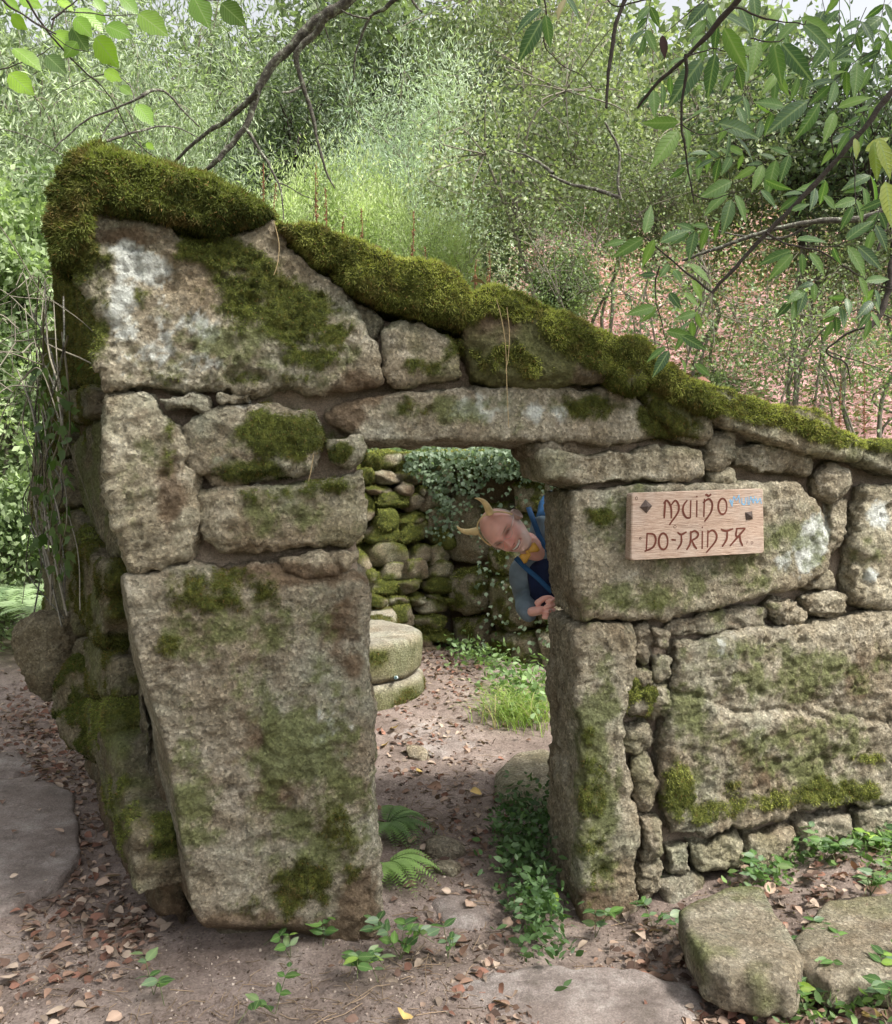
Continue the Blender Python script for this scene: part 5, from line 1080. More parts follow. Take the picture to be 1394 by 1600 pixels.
rd_ = branch_thing('overhanging_branch', 'thin twig with three broad leaves and one dry leaf at the top centre', 'branch', [([(300, -60), (315, 40), (310, 130), (340, 180), (420, 230), (480, 290)], 2.3, 2.4, .0022, .001), ([(840, -30), (760, 40), (680, 110)], 2.3, 2.3, .002, .001)], zr, BARK, seed=4)
sprigs = [(rd_, 'ash', [((305, 25), (218, 85)), ((305, 60), (230, 188)), ((315, 45), (332, 148)), ((370, -20), (432, 48)), ((290, -10), (300, 20))]),
          (rt_, 'ash', [((802, 185), (705, 318)), ((845, 165), (812, 305)), ((850, 80), (836, 168)), ((870, 85), (942, 222)), ((975, 125), (964, 222)), ((1025, 130), (1050, 262)), ((1050, 135), (1144, 243)), ((1110, 55), (1222, 110)), ((1115, 75), (1215, 150)), ((1110, 60), (1025, 120)), ((865, 45), (966, 78)), ((920, 20), (968, 105)), ((960, -20), (978, 60)),
                        ((730, 380), (622, 388)), ((728, 405), (652, 508)), ((750, 390), (772, 470)), ((770, 365), (835, 318)), ((855, 385), (998, 418)), ((885, 415), (888, 502)), ((905, 425), (982, 497)), ((895, 565), (802, 610)), ((882, 600), (808, 658)), ((893, 620), (872, 720)), ((905, 605), (952, 688)), ((745, 180), (700, 190)), ((820, 10), (750, 80))]),
          (rb_, 'ash', [((1130, 315), (1012, 398)), ((1168, 320), (1106, 435)), ((1225, 335), (1330, 290)), ((1215, 350), (1188, 435)), ((622, 728), (656, 628)), ((672, 755), (770, 702)), ((620, 740), (526, 798)), ((655, 745), (612, 830)), ((560, 750), (500, 760)), ((700, 820), (672, 862)), ((770, 870), (812, 935)), ((760, 820), (840, 872)), ((660, 855), (602, 852)), ((715, 840), (740, 870)),
                        ((1085, 790), (1012, 865)), ((1112, 788), (1120, 856)), ((1135, 785), (1196, 852)), ((1095, 745), (1198, 738)), ((1082, 780), (972, 815)), ((1210, 768), (1228, 830)), ((1250, 748), (1340, 672)), ((1255, 765), (1322, 856)), ((1285, 765), (1370, 832)), ((1290, 860), (1330, 930)), ((1310, 875), (1394, 860)),
                        ((655, 955), (575, 975)), ((660, 955), (620, 1003)), ((700, 910), (735, 955)), ((745, 910), (800, 948)), ((690, 1030), (780, 1048)), ((740, 1045), (815, 1088)), ((690, 1080), (625, 1120)), ((700, 1090), (650, 1168)), ((740, 1120), (760, 1160)), ((780, 1130), (832, 1172)), ((985, 590), (1040, 640)), ((1000, 560), (1075, 600)), ((1080, 655), (1140, 630)), ((1180, 610), (1230, 650))]),
          (rb_, 'yel', [((1278, 430), (1290, 490)), ((1338, 440), (1352, 555)), ((1350, 430), (1400, 545)), ((1372, 565), (1400, 690)), ((1310, 470), (1394, 420))])]
rng = np.random.default_rng(8)
# further compound leaves on thin stalks, filling the canopy behind the nearest ones
for q, (u, v, an, L) in enumerate([(1050, 20, 100, 130), (1180, 20, 80, 150), (1300, 60, 110, 130), (1380, 120, 120, 120), (1290, 190, 140, 130), (1180, 210, 160, 120), (1060, 330, 150, 120), (930, 300, 120, 110), (1330, 330, 130, 120), (1080, 480, 160, 130), (1190, 560, 150, 120), (1330, 540, 120, 130), (930, 480, 170, 110), (820, 480, 150, 100), (1370, 620, 110, 120), (1150, 880, 140, 110), (1250, 930, 120, 100), (860, 690, 160, 120),
                                 (1340, 900, 100, 110), (640, 20, 100, 110), (700, 240, 140, 100), (820, 20, 95, 120), (1230, -20, 90, 130), (960, 150, 130, 110), (1370, 10, 100, 120), (1040, 160, 95, 110), (1290, 400, 140, 110), (780, 980, 120, 90)]):
    Y = rng.uniform(2.5, 3.1); d = np.array([math.cos(R(an)), math.sin(R(an))]); p0 = np.array([u, v]) - d * 40; P = [p0 + d * L * 1.2 * t for t in (0, .33, .66, 1)]; P[1] = P[1] + [0, -8]; P[2] = P[2] + [0, -8]
    W_ = smoothline([zr(*a, Y) for a in P], 5); V, Q = tube(W_, .0011, 4); part('branch', V, Q, BARK, rb_, True)
    for k in range(3):
        for sd_ in (-1, 1):
            nrm = np.array([-d[1], d[0]]) * sd_; b0 = p0 + d * L * 1.2 * (.3 + .28 * k); tp = b0 + (nrm * .75 + d * .6 + rng.normal(size=2) * .15) * L * rng.uniform(.42, .6) + [0, 14]; place_leaf(zr(*b0, Y), zr(*tp, Y + rng.uniform(-.05, .05)), 'ash%d' % rng.choice(3), rb_, rng)
    place_leaf(zr(*P[-1], Y), zr(*(P[-1] + d * L * .55 + [0, 10]), Y), 'ash%d' % rng.choice(3), rb_, rng)
for par, kd, ls in sprigs:
    for (a, b) in ls:
        Y = rng.uniform(1.95, 2.15); key = 'ash3' if kd == 'yel' else 'ash%d' % rng.choice(3, p=[.45, .3, .25]); L = place_leaf(zr(*a, Y), zr(*b, Y + rng.uniform(-.04, .02)), key, par, rng)
    near_leaf_mesh('pale', (.42, .36, .22), .5, dry=True); near_leaf_mesh('brown', (.05, .03, .03), .35, dry=True)
place_leaf(zr(378, -5, 2.2), zr(345, 55, 2.2), 'pale', rd_, rng)['label'] = 'pale dry leaf'
place_leaf(zr(678, 110, 2.2), zr(690, 180, 2.2), 'brown', rd_, rng)['label'] = 'dark shrivelled leaf'
lb_ = branch_thing('overhanging_branch', 'thin twigs with broad bright leaves in the top left corner', 'branch', [
    ([(60, -30), (160, 110), (250, 210), (330, 290), (410, 420), (485, 495)], 2.1, 2.5, .0030, .001), ([(-40, 240), (60, 200), (170, 150)], 2.1, 2.1, .0016, .001), ([(155, 85), (190, 40), (260, 40), (340, 48), (430, 42)], 2.1, 2.2, .002, .0009),
    ([(150, 100), (220, 150), (290, 170), (380, 230)], 2.1, 2.1, .0012, .0007), ([(160, 60), (230, 10), (260, -30)], 2.1, 2.1, .002, .001), ([(-20, -20), (60, 40), (170, 105)], 2.05, 2.1, .003, .002), ([(600, -30), (640, 0), (720, 0)], 2.2, 2.2, .001, .001)], zl, BARK, seed=5)
for a, b in [((35, 48), (82, 92)), ((232, 55), (286, 112)), ((224, 85), (272, 160)), ((298, 115), (364, 208)), ((330, 80), (412, 112)), ((430, 42), (522, 106)), ((378, -10), (430, 42)), ((602, -10), (652, 84)), ((688, 10), (762, 78)), ((145, 172), (206, 228)), ((42, 150), (132, 212)), ((28, 228), (104, 292)), ((373, 268), (414, 294)), ((425, 325), (478, 388)), ((325, 220), (378, 250)),
             ((165, 100), (238, 152)), ((240, 25), (322, 92)), ((295, -5), (328, 38)), ((300, 40), (330, 70)), ((60, -10), (130, 20)), ((180, 0), (230, 30)), ((-5, 260), (-30, 330)), ((15, 0), (60, 30)), ((455, 445), (480, 465)), ((240, 130), (200, 180))]:
    Y = rng.uniform(2.0, 2.25); place_leaf(zl(*a, Y), zl(*b, Y), 'hazel%d' % rng.choice(3, p=[.5, .3, .2]), lb_, rng)
bb = branch_thing('lichened_branch', 'dark forked bare branch spotted with lichen reaching down to the moss cap', 'branch', [
    ([(1110, -40), (1070, 10), (1020, 40), (960, 85), (905, 150), (845, 205), (800, 285), (770, 385), (700, 470), (660, 510), (620, 548)], 3.3, 3.5, .026, .007), ([(800, 290), (710, 370), (610, 440), (520, 527)], 3.4, 3.6, .0125, .0045),
    ([(1015, 55), (985, 100), (925, 165), (935, 240), (965, 330), (985, 420), (1010, 520), (1040, 585)], 3.3, 3.5, .015, .003), ([(765, 400), (810, 470), (850, 540), (875, 600), (885, 685)], 3.4, 3.4, .007, .002), ([(868, 568), (915, 590), (975, 620)], 3.4, 3.4, .003, .001),
    ([(1260, -30), (1200, 20), (1150, 60), (1110, 160), (1100, 260)], 3.3, 3.5, .009, .002), ([(1150, 60), (1100, 50), (1060, 30)], 3.3, 3.3, .004, .003), ([(935, 270), (900, 285), (880, 290)], 3.4, 3.3, .006, .003), ([(1270, -30), (1290, 10), (1315, 38)], 3.3, 3.3, .007, .004),
    ([(690, 480), (680, 500), (690, 490)], 3.4, 3.4, .006, .005)], zl, BARKL, seed=6)
cu = branch_thing('fallen_vine', 'grey crooked bare branch behind the lichened one', 'branch', [([(330, 440), (420, 410), (500, 392), (560, 400), (620, 430)], 5, 5.4, .008, .003), ([(440, 298), (480, 280), (520, 290), (570, 345), (620, 395)], 5, 5.2, .010, .004), ([(160, 470), (260, 380), (340, 345), (420, 310), (450, 295)], 5, 5, .004, .008),
    ([(300, 470), (320, 420), (360, 360)], 5, 5, .003, .005), ([(420, 310), (400, 260), (330, 230), (220, 270), (170, 300)], 5, 5.5, .004, .002), ([(0, 400), (100, 430), (190, 480), (240, 500)], 5, 5.5, .003, .003)], zl, BARKL, seed=7)
cu.name = 'bare_branch'
rk = branch_thing('bare_branch', 'thick dark broken branch with crooked twigs over the bracken at the right edge', 'branch', [([(1450, 740), (1394, 820), (1385, 900), (1360, 975), (1320, 1020)], 4.0, 4.0, .013, .014), ([(1325, 1015), (1250, 1040), (1190, 1095), (1250, 1130), (1265, 1195)], 4, 4.2, .006, .003), ([(1394, 990), (1300, 960), (1200, 1010), (1130, 1080)], 4.1, 4.2, .004, .003),
    ([(1190, 1095), (1280, 1120), (1394, 1160)], 4.2, 4.2, .003, .002), ([(1350, 780), (1380, 700), (1420, 640)], 4, 4, .006, .006)], zr, BARK, seed=8)
mr = branch_thing('bare_branch', 'grey lichened limb crossing behind the pointed leaves on the right', 'branch', [([(1420, 640), (1300, 680), (1150, 690), (1000, 720), (860, 770), (740, 810)], 5, 5.5, .022, .008), ([(1150, 690), (1050, 740), (900, 730), (800, 700)], 5.2, 5.5, .010, .004), ([(340, 540), (270, 490), (200, 470)], 6, 6.2, .012, .004), ([(550, 615), (470, 590), (400, 575), (330, 545)], 6, 6.2, .014, .010),
    ([(500, 380), (545, 470), (540, 560), (550, 620)], 6, 6, .008, .010)], zr, BARKL, seed=9)

# dry flower spikes growing from the wall top
RUST = (.20, .085, .05)
def spike(px, y0, y1, Y, label, seed):
    rng = np.random.default_rng(seed); a = PY(px, y1, Y); b = PY(px + rng.uniform(-4, 4), y0, Y); P = smoothline([a, (a + b) / 2 + rng.normal(size=3) * .004, b], 6)
    t = thing('dry_flower_spike', label, 'plant', tuple(a), 'dry flower spikes along the wall top'); V, Q = tube(P, np.linspace(.0022, .001, len(P)), 5); part('stem', V, Q, flat_m['rust'], t)
    n = int(np.linalg.norm(b - a) / .0042); s = rng.uniform(.12, 1, n); L = a + (b - a) * s[:, None]; an = rng.random(n) * 6.28; D = np.stack([np.cos(an), np.sin(an), -.9 + 0 * an], 1)
    V, Fq, C = inst(*leafshape(.5, 2, 0, .3), basis(D, rng), L, .013 * (1.1 - .5 * s), lerp((.14, .06, .035), (.34, .16, .09), rng.random((n, 1)))); o = part('seed_heads', V, Fq, DRY, t, col=C); o['kind'] = 'stuff'
flat_m = dict(rust=flat_material('rust_stem', RUST, .8))
for q, (px, y0, y1, Y, lb) in enumerate([(495, 252, 352, 3.25, 'tallest dry brown spike, left of centre above the second cap stone'), (510, 292, 362, 3.3, 'dry spike close to the right of the tallest one'), (534, 338, 378, 3.3, 'short faint spike between the tallest pair and the next tall one'), (565, 325, 402, 3.2, 'thick rusty spike above the middle of the second cap stone'),
    (644, 328, 418, 3.25, 'rusty spike near the right end of the second cap stone'), (666, 385, 425, 3.3, 'short spike right beside the one at the right end of the second cap stone'), (762, 392, 458, 3.4, 'spike standing at the left end of the third cap stone'), (742, 405, 452, 3.4, 'thin spike left of the one at the third cap stone'), (412, 255, 325, 3.6, 'faint thin spike beside the highest cap'), (428, 285, 340, 3.5, 'short spike at the step between first and second cap'),
    (1312, 585, 690, 4.2, 'left spike of the pair above the lower right cap stones'), (1350, 560, 690, 4.3, 'right spike of the pair above the lower right cap stones')]): spike(px, y0, y1, Y, lb, 70 + q)
# hanging dry straws
def straw(pts, label, r=.0011, off=.14):
    P = smoothline([PPL(x, y, WO + WN * off, WN) for x, y in pts], 6); V, Q = tube(P, r, 4); o = part('hanging_straw', V, Q, STRAW, None, True); tag(o, label, 'straw')
straw([(776, 468), (784, 500), (790, 540), (792, 600), (795, 668)], 'longest dry straw hanging over the third cap stone and lintel', off=.155); straw([(792, 480), (796, 520), (794, 560), (790, 580)], 'shorter dry straw beside the longest one on the third cap stone', off=.155)
straw([(428, 345), (436, 380), (434, 410), (428, 430)], 'dry straw hanging from the step between the first two caps', off=.12); straw([(490, 710), (486, 735), (482, 752)], 'short pale straw at the left jamb beside the small stone', off=.09)

# ------------------------------------------------------------------ low plants
for i, c in enumerate([(.05, .11, .035), (.09, .18, .05), (.13, .20, .12)]): near_leaf_mesh('vinca%d' % i, c, .50, .12, .07)
near_leaf_mesh('lime', (.26, .40, .08), .5, .12, .07)
VSET = ['vinca0', 'vinca1', 'vinca2']
def plant(px, py, r, n, label, seed, lf=.035, hgt=.06, keys=VSET, z=None, cat='plant', name='creeping_plant', group=None):
    rng = np.random.default_rng(seed); p = PZ(px, py, .02); z = float(H(p[0], p[1])[0]) if z is None else z; p = PZ(px, py, z); t = thing(name, label, cat, tuple(p), group); A = Acc()
    k = max(2, n // 5); c = 0
    for q in range(k):
        an = rng.uniform(0, 6.28); L = r * rng.uniform(.5, 1.6); e = p + np.array([math.cos(an) * L, math.sin(an) * L, hgt * rng.uniform(.2, 1.1)]); m = (p + e) / 2 + np.array([0, 0, hgt * .6])
        P = smoothline([p, m, e], 5); V, Q = tube(P, .0012, 4); A.add(V, Q)
        c = 0; P = P + np.array([0, 0, .01])
        for i in range(2, len(P), 2):
            for s in (-1, 1):
                if c >= n / k + 1: break
                d = P[i] - P[i - 1]; sd = norm(np.cross(d, [0, 0, 1.])) * s + norm(d) * .6 + rng.normal(size=3) * .25; sd[2] = abs(sd[2]) * .4 + .1
                l = lf * rng.uniform(.6, 1.25); place_leaf(P[i], P[i] + norm(sd) * l, keys[rng.integers(len(keys))], t, rng, face=(0, -.5, 1)); c += 1
    V, Q, _ = A.get(); part('stems', V, Q, flat_m['green'], t)['kind'] = 'stuff'
    return t
flat_m['green'] = flat_material('green_stem', (.10, .12, .05), .7)
for q, a in enumerate([(560, 1520, .12, 22, 'dark green creeper leafing at the foot of the left jamb'), (625, 1500, .13, 26, 'leafy creeper at the doorway corner of the left jamb', ), (505, 1480, .05, 6, 'small bright sprout in the middle of the left jamb foot'), (455, 1500, .08, 6, 'long leaved runner left of the sprout at the jamb foot'), (240, 1555, .10, 7, 'sparse runner on bare soil left of the jamb foot'),
    (430, 1585, .09, 8, 'small creeper at the bottom edge below the left jamb'), (700, 1498, .04, 6, 'tiny rosette in the path right of the left jamb'), (1010, 1400, .12, 20, 'creeper climbing from the right jamb foot'), (1020, 1450, .10, 14, 'loose creeper in dry leaves right of the right jamb'), (880, 1448, .08, 14, 'low creeper against the front of the right jamb'), (930, 1465, .08, 12, 'second low creeper just right of the one at the jamb front'),
    (1290, 1535, .2, 40, 'bright creeper spreading at the right bottom corner'), (1370, 1560, .16, 30, 'creeper cut by the right bottom corner'), (1200, 1385, .15, 26, 'creeper along the lowest course right of the squared block'), (1290, 1345, .18, 40, 'dense creeper under the lowest course at the right'), (1370, 1330, .16, 30, 'creeper under the wall at the right edge'), (1150, 1530, .05, 5, 'single sprig at the lower corner of the squared block'), (1360, 1400, .14, 20, 'creeper beside the pale slab at the right edge'),
    (1230, 1570, .12, 22, 'creeper in dry leaves at the bottom right')]):
    plant(*a, seed=100 + q, lf=.046, hgt=.085, keys=VSET if q % 3 else VSET + ['lime'])
def near_cover(name, label, n, pts, ln, wid, c0, c1, hmax, seed, spread=(.12, .15)):
    """a dense clump of small leaves round ground points (pixels)"""
    rng = np.random.default_rng(seed); C = np.array([PZ(x, y, .05) for x, y in pts]); k = rng.integers(0, len(C), n); P = C[k] + rng.normal(size=(n, 3)) * [spread[0], spread[1], 0]
    P[:, 2] = H(P[:, 0], P[:, 1]) + hmax * rng.random(n) ** .8; D = rng.normal(size=(n, 3)); D[:, 2] *= .4
    V, Fq, Cc = leaves_at(P, D, rng, leafshape(wid, 3, .15, .08), ln, 1., c0, c1, rng.random(n), .4, .2); o = link(name, mk_mesh(name, V, Fq, LEAF, col=Cc)); tag(o, label, 'undergrowth', kind='stuff'); return o
near_cover('undergrowth', 'dense dark creeper filling the doorway side behind the right jamb', 1500, [(800, 1290), (830, 1300), (800, 1340), (840, 1350), (830, 1400), (850, 1420), (850, 1290)], .036, .5, (.03, .07, .022), (.12, .20, .08), .17, 3, (.045, .14))
near_cover('undergrowth', 'lighter weeds under the grass tuft behind the right jamb', 700, [(800, 1105), (830, 1110), (790, 1085), (840, 1095), (740, 1060)], .05, .5, (.08, .15, .05), (.25, .36, .15), .2, 4, (.10, .2))
near_cover('undergrowth', 'small weeds along the foot of the inner rubble wall', 260, [(690, 1035), (730, 1045), (760, 1060), (600, 1020)], .05, .5, (.08, .15, .05), (.25, .34, .15), .12, 9, (.12, .08))
near_cover('undergrowth', 'low creepers under the wall at the right edge', 900, [(1200, 1370), (1250, 1350), (1300, 1340), (1350, 1330), (1394, 1340), (1260, 1560), (1300, 1540), (1380, 1370), (1350, 1560), (1394, 1545), (1290, 1500)], .034, .5, (.05, .10, .03), (.18, .28, .09), .06, 10, (.06, .06))
# grass tuft
rng = np.random.default_rng(12); A = Acc(); gp = PZ(815, 1112, .1)
for q in range(420):
    b = gp + np.array([rng.normal() * .10, rng.normal() * .12, 0]); b[2] = float(Hc(b[0], b[1])); an = rng.normal() * 1.0 + (math.pi if rng.random() < .6 else 0); L = rng.uniform(.18, .42); dr = np.array([math.cos(an), math.sin(an) * .7, 0])
    t = np.linspace(0, 1, 6)[:, None]; P = b + dr * L * .75 * t ** 1.6 + np.array([0, 0, 1.]) * L * (1.0 * t - .62 * t ** 2.4); s = norm(np.cross(dr, [0, 0, 1])); w = .0035 * (1 - t * .9)
    i = np.arange(5); A.add(np.concatenate([P - s * w, P + s * w]), np.stack([i, i + 1, i + 7, i + 6], 1), lerp((.14, .24, .05), (.42, .50, .16), rng.random()) if rng.random() > .08 else np.array([.45, .38, .2]))
V, Q, C = A.get(); o = link('grass_tuft', mk_mesh('grass_tuft', V, Q, LEAF, col=C)); tag(o, 'arching tuft of bright grass behind the right jamb', 'grass', kind='stuff')
# ferns
def fern(p, nf, L, label, seed, c0=(.07, .13, .04), c1=(.22, .34, .12), tilt=.55, arc=(0, 6.28)):
    rng = np.random.default_rng(seed); t = thing('fern', label, 'fern', tuple(p))
    for f in range(nf):
        an = rng.uniform(*arc); dr = np.array([math.cos(an), math.sin(an), 0]); l = L * rng.uniform(.7, 1.1); tt = np.linspace(0, 1, 22)[:, None]; P = np.array(p) + dr * l * tt * .9 + np.array([0, 0, 1.]) * l * (tilt * 1.5 * tt - 1.0 * tt ** 2)
        T = np.gradient(P, axis=0); T /= np.linalg.norm(T, axis=1)[:, None]; s = norm(np.cross(dr, [0, 0, 1.])); A = Acc(); V, Q = tube(P, np.linspace(.0015, .0005, 22), 4); A.add(V, Q, c0)
        idx = np.repeat(np.arange(2, 21), 2); sg = np.tile([1, -1], 19); D = s * sg[:, None] + T[idx] * .35; pl = l * .24 * np.sin(np.pi * (idx / 21) ** .7) + .004
        sd = np.cross(D, [0, -.2, 1.]); sd /= np.linalg.norm(sd, axis=1)[:, None]; Dn = D / np.linalg.norm(D, axis=1)[:, None]; M = np.stack([sd, Dn, np.cross(sd, Dn)], 2)
        V, Fq, C = inst(*leafshape(.26, 4, .1, .02, serr=-.5), M, P[idx], pl, np.tile(lerp(c0, c1, rng.random()), (38, 1))); A.add(V, Fq, C)
        V, Q, C = A.get(); part('frond', V, Q, LEAF, t, col=C)
fern(PZ(604, 1290, .03), 12, .26, 'upper small fern beside the left jamb in the doorway', 1, arc=(-2, 1.5)); fern(PZ(602, 1352, .03), 9, .24, 'lower bright fern beside the left jamb in the doorway', 2, c0=(.12, .2, .05), c1=(.3, .45, .15), arc=(-2., 1.2))
fern(PZ(1330, 1480, .08), 5, .16, 'small fern growing beside the pale slab at the right edge', 3, arc=(2.5, 6)); fern(PZ(1385, 1300, .1), 6, .18, 'small fern under the wall at the right edge', 4, arc=(2.5, 6))
for q, (x, y) in enumerate([(10, 905), (45, 930), (-30, 940), (20, 985), (60, 870)]):
    p = PY(x, y, 7.6 - .25 * q); p[2] = float(H(p[0], p[1])[0]) + .35; fern(p, 12, .62, ['pale fern at the left edge', 'pale fern close to the side wall at the left', 'fern cut by the left edge', 'lowest fern at the left edge behind the path', 'small fern highest beside the side wall'][q], 20 + q, c0=(.16, .24, .12), c1=(.38, .48, .28))
# vines, roots and ivy on the side wall's far edge
rng = np.random.default_rng(44); A = Acc()
rv = thing('climbing_vine', 'tangle of bare grey vine stems down the far edge of the side wall', 'vine', tuple(PPL(70, 1000, SO, SN)))
for q in range(22):
    x = rng.uniform(44, 100); y0 = rng.uniform(430, 640); y1 = rng.uniform(820, 1050); P = smoothline([PPL(x + rng.normal() * 13 + (y - 700) * .05, y, SO + SN * rng.uniform(.06, .16), SN) for y in np.linspace(y0, y1, 6)], 6)
    V, Q = tube(P, rng.uniform(.0015, .0045), 5); part('stem', V, Q, GREYTWIG if q % 3 else BARKL, rv, True)
for q in range(60):
    a = PPL(rng.uniform(10, 80), rng.uniform(440, 640), SO + SN * rng.uniform(-.2, .3), SN); e = a + rng.normal(size=3) * [.35, .3, .3] + [-.1, 0, -.15]; P = smoothline([a, (a + e) / 2 + [0, 0, .12], e], 6); V, Q = tube(P, rng.uniform(.0015, .0035), 4); A.add(V, Q)
V, Q, _ = A.get(); o = part('twigs', V, Q, GREYTWIG, rv, True); o['kind'] = 'stuff'
n = 190; P = np.array([PPL(rng.normal(62 if q % 2 else 90, 12), rng.uniform(560, 900), SO + SN * rng.uniform(.08, .2), SN) for q in range(n)]); D = rng.normal(size=(n, 3)) * .4 + [0, 0, -.9]
nr = SN + rng.normal(size=(n, 3)) * .4; sd = np.cross(D, nr); sd /= np.linalg.norm(sd, axis=1)[:, None]; D /= np.linalg.norm(D, axis=1)[:, None]; V, Fq, C = inst(*IVY, np.stack([sd, D, np.cross(sd, D)], 2), P, .05 * rng.uniform(.6, 1.3, n), lerp((.03, .06, .015), (.10, .16, .05), rng.random((n, 1))))
o = link('ivy', mk_mesh('ivy', V, Fq, LEAF, col=C)); tag(o, 'dark green ivy on the far edge of the side wall', 'ivy', kind='stuff')

# ------------------------------------------------------------------ fallen leaves, twigs, grit
DC = [(.26, .165, .12), (.36, .26, .20), (.17, .11, .085), (.42, .33, .26), (.28, .145, .105), (.50, .36, .14)]
for i, c in enumerate(DC): near_leaf_mesh('dry%d' % i, c, .62, -.25 if i % 2 else .2, .16 + .05 * (i % 3), dry=True)
def ground_pt(px, py):
    p = PZ(px, py, .03)
    for _ in range(3): p = PZ(px, py, float(H(p[0], p[1])[0]))
    return p
rng = np.random.default_rng(55)
BIG = [(12, 1530, 'tan fallen leaf at the left bottom edge', 3, .06), (55, 1455, 'pale tan fallen leaf below the left slab', 3, .05), (85, 1415, 'dark red fallen leaf below the left slab', 2, .045), (150, 1385, 'curled fallen leaf near the side wall foot', 1, .05), (100, 1375, 'fallen leaf at the corner of the left slab', 3, .045), (115, 1480, 'brown curled leaf on soil left of the left jamb', 0, .06), (60, 1490, 'dull brown leaf left of the bottom curled one', 2, .05), (190, 1372, 'brown leaf close to the side wall foot', 1, .05),
       (632, 1588, 'big yellow fallen leaf at the bottom centre', 5, .06), (72, 1590, 'light fallen leaf at the bottom edge left', 3, .05), (190, 1590, 'tan leaf at the bottom edge', 1, .045), (785, 1560, 'orange brown leaf on the front slab', 4, .045), (800, 1555, 'tan curled leaf on the front slab', 1, .05), (740, 1538, 'reddish leaf at the slab edge', 0, .04), (795, 1578, 'brown leaf low on the front slab', 0, .05), (1345, 1590, 'yellow leaf at the bottom right corner', 5, .045),
       (1060, 1500, 'curled brown leaf left of the squared block', 1, .06), (1010, 1510, 'leaf beside the block, left', 0, .05), (1085, 1390, 'orange leaf behind the squared block', 4, .045), (1170, 1425, 'reddish leaf lying on the squared block', 0, .03), (1305, 1470, 'large rust leaf by the pale slab', 4, .07), (1195, 1400, 'tan leaf at the top of the squared block', 1, .05), (1150, 1580, 'curled leaf at the bottom right of the block', 3, .06), (1240, 1590, 'pale leaf at the bottom right', 3, .05),
       (805, 1420, 'orange leaf beside the doorway creeper', 4, .05), (790, 1455, 'tan leaf in the path before the right jamb', 1, .045), (640, 1322, 'round tan leaf in the doorway path', 1, .045), (655, 1330, 'leaf beside the round tan one in the doorway', 3, .04), (740, 1415, 'rolled brown leaf on the small flagstone', 1, .055), (705, 1398, 'pale green leaf on the small flagstone', 3, .03), (618, 1140, 'orange leaf by the millstones', 5, .07), (605, 1165, 'amber leaf left in the path by the millstones', 5, .06), (597, 1150, 'red leaf by the millstones', 4, .06),
       (660, 1209, 'yellow leaf in the middle of the inner path', 5, .05), (690, 1232, 'pink brown leaf in the inner path', 0, .06), (752, 1242, 'yellow leaf at the creeper edge in the doorway', 5, .06), (650, 1385, 'brown leaf near the left jamb in the doorway', 2, .04), (1305, 1375, 'rust leaf under the wall at the right', 4, .05), (1355, 1390, 'curled leaf at the right edge', 0, .05)]
for q, (x, y, lb, ci, s) in enumerate(BIG):
    p = ground_pt(x, y) + [0, 0, .012 + (.055 if 'on the squared' in lb else 0)]; an = rng.uniform(0, 6.28); d = np.array([math.cos(an), math.sin(an), rng.uniform(-.1, .15)]); o = place_leaf(p, p + norm(d) * s * 1.25, 'dry%d' % ci, None, rng, face=(0, -.2, 1), name='fallen_leaf'); tag(o, lb, 'leaf', 'single fallen leaves')
for q, (x, y) in enumerate([(20, 1300), (60, 1265), (85, 1330), (15, 1370), (40, 1395), (100, 1300), (5, 1250), (70, 1375)]):
    p = PZ(x, y, .034); an = rng.uniform(0, 6.28); o = place_leaf(p, p + np.array([math.cos(an), math.sin(an), .05]) * rng.uniform(.025, .045), 'dry%d' % (q % 4), None, rng, face=(0, -.2, 1), name='fallen_leaf'); tag(o, ['small dry leaf in the middle of the left slab', 'small dry leaf near the back edge of the left slab', 'small dry leaf by the right rim of the left slab', 'small dry leaf at the picture edge on the left slab', 'small dry leaf nearest the camera on the left slab', 'small dry leaf at the rightmost corner of the left slab', 'small dry leaf farthest back at the picture edge on the left slab', 'small dry leaf in the front right part of the left slab'][q], 'leaf', 'small leaves on the left slab')
def litter(name, label, n, samp, ln, seed, hgt=.015):
    rng = np.random.default_rng(seed); XY = samp(rng, n); P = np.stack([XY[:, 0], XY[:, 1], H(XY[:, 0], XY[:, 1]) + rng.uniform(.003, hgt, len(XY))], 1); n = len(P); D = rng.normal(size=(n, 3)); D[:, 2] *= .25
    nr = np.array([0, 0, 1.]) + rng.normal(size=(n, 3)) * .35; sd = np.cross(D, nr); sd /= np.linalg.norm(sd, axis=1)[:, None]; D /= np.linalg.norm(D, axis=1)[:, None]
    c = np.array(DC)[rng.integers(0, 5, n)] * rng.uniform(.35, 1.1, (n, 1)); V, Fq, C = inst(*leafshape(.6, 4, .3, .18, serr=.1), np.stack([sd, D, np.cross(sd, D)], 2), P, ln * rng.uniform(.4, 1.2, n), c); o = link(name, mk_mesh(name, V, Fq, DRY, True, col=C)); tag(o, label, 'leaf litter', kind='stuff')
def samp(regs):
    def f(rng, n):
        k = rng.choice(len(regs), n, p=np.array([r[4] for r in regs]) / sum(r[4] for r in regs)); A_ = np.array([[r[0], r[1], r[2], r[3]] for r in regs], float)[k]; px = A_[:, 0] + rng.normal(size=n) * A_[:, 2]; py = np.maximum(A_[:, 1] + rng.normal(size=n) * A_[:, 3], 1000)
        return np.array([PZ(a, b, .03)[:2] for a, b in zip(px, py)])
    return f
litter('leaf_litter', 'dry brown leaves scattered on the path left of the side wall', 1500, samp([(60, 1130, 50, 30, 3), (190, 1440, 30, 25, .8), (90, 1200, 40, 30, 2), (110, 1300, 40, 50, 1.5), (130, 1400, 60, 40, 1), (60, 1500, 60, 50, .5)]), .045, 1)
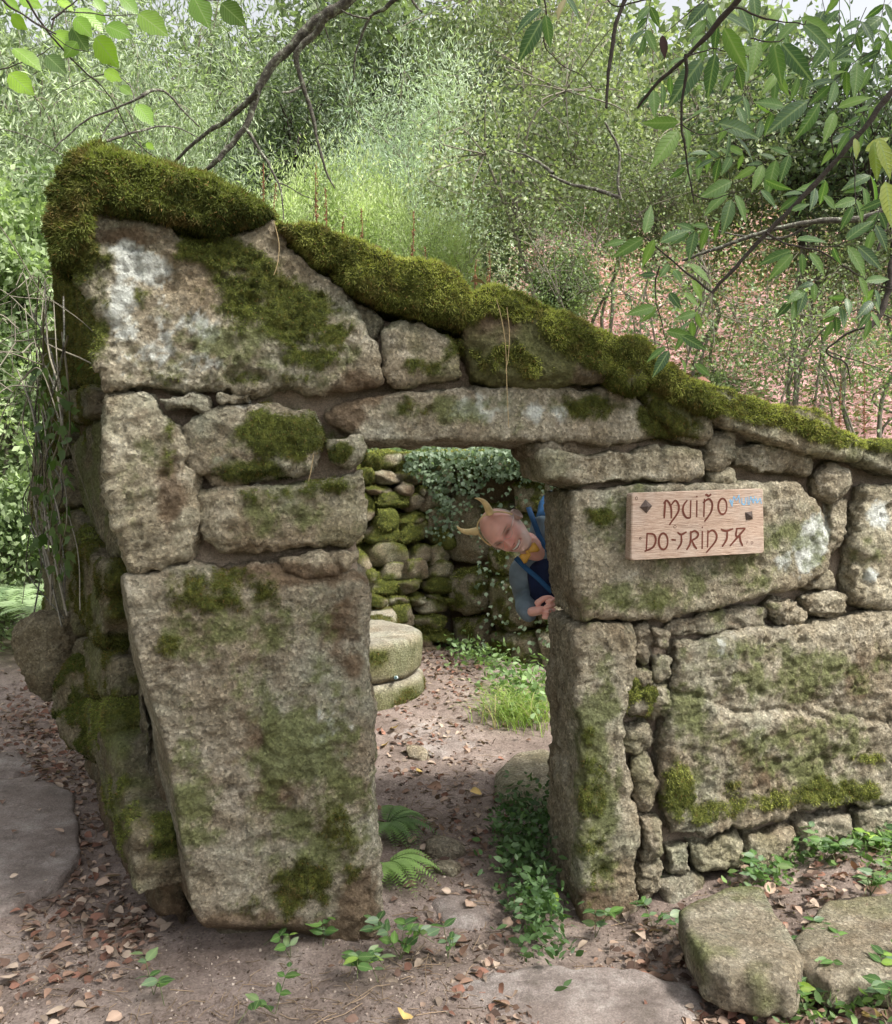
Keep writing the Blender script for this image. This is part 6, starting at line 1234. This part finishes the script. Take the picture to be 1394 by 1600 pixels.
litter('leaf_litter', 'dry leaves scattered along the doorway path', 1500, samp([(700, 1050, 40, 20, 3), (660, 1150, 60, 30, 1.5), (720, 1080, 50, 30, 2), (700, 1230, 60, 50, 1.2), (720, 1300, 60, 50, 1), (700, 1450, 80, 60, .7), (790, 1560, 60, 30, .4)]), .042, 2)
litter('leaf_litter', 'dry leaves gathered round the squared block at the right', 800, samp([(1040, 1480, 40, 40, 2), (1090, 1570, 60, 25, 2), (1250, 1420, 60, 40, 1.6), (1250, 1570, 90, 25, 2), (1340, 1400, 50, 40, 1.5), (980, 1470, 40, 30, .6)]), .045, 3, .03)
A = Acc(); rng = np.random.default_rng(66)
for q in range(1100):
    zn = [(700, 1400, 90, 120), (1100, 1480, 120, 80), (100, 1400, 90, 110), (450, 1560, 220, 40), (690, 1200, 60, 80)][q % 5]; p = ground_pt(rng.normal(zn[0], zn[2]), max(1020, rng.normal(zn[1], zn[3]))); an = rng.uniform(0, 6.28); L = rng.uniform(.015, .09) * (1 if rng.random() > .08 else 2.2); d = np.array([math.cos(an), math.sin(an), rng.uniform(-.03, .06)]) * L
    m = p + d * .5 + rng.normal(size=3) * L * .08; V, Q = tube(np.array([p, m, p + d]) + [0, 0, .004], rng.uniform(.0006, .0016), 4); A.add(V, Q, np.array([.26, .19, .13]) * rng.uniform(.4, 1.4))
V, Q, C = A.get(); o = link('twig_litter', mk_mesh('twig_litter', V, Q, DRY, col=C)); tag(o, 'small broken twigs and needles strewn over the soil', 'twigs', kind='stuff')
n = 12000; px = rng.uniform(-60, 1450, n); py = 1050 + 560 * rng.random(n) ** .8; P = np.array([PZ(a, b, .02) for a, b in zip(px, py)]); P[:, 2] = H(P[:, 0], P[:, 1]) + .0005
OC = (np.array([[1, 0, 0], [0, 1, 0], [-1, 0, 0], [0, -1, 0], [0, 0, .8], [0, 0, -.8]]), np.array([[0, 1, 4], [1, 2, 4], [2, 3, 4], [3, 0, 4]]))
V, Fq, C = inst(*OC, basis(rng.normal(size=(n, 3)) * .3 + [0, 1, 0], rng), P, .0042 * rng.uniform(.3, 1.5, n) ** 1.5, lerp((.10, .07, .055), (.50, .42, .36), rng.random((n, 1)) ** 2)); o = link('grit', mk_mesh('grit', V, Fq, DRY, col=C)); tag(o, 'fine grit and soil crumbs on the ground', 'grit', kind='stuff')
# leaves caught on the wall top
for q, (x, y, lb, ci) in enumerate([(318, 282, 'pinkish dead leaf lying on the highest moss cap', 0), (572, 398, 'brown leaf caught behind the second cap stone', 1), (735, 446, 'dark leaf at the left end of the third cap', 2), (1092, 600, 'orange leaf on the cap right of the doorway', 4), (1062, 592, 'dark leaf on the cap right of the doorway', 2)]):
    p = PPL(x, y, WO + WN * .02, WN) + [0, 0, .012]; o = place_leaf(p, p + norm([1, .3, .1]) * .055, 'dry%d' % ci, None, rng, face=(0, -.5, 1), name='fallen_leaf'); tag(o, lb, 'leaf', 'single fallen leaves')
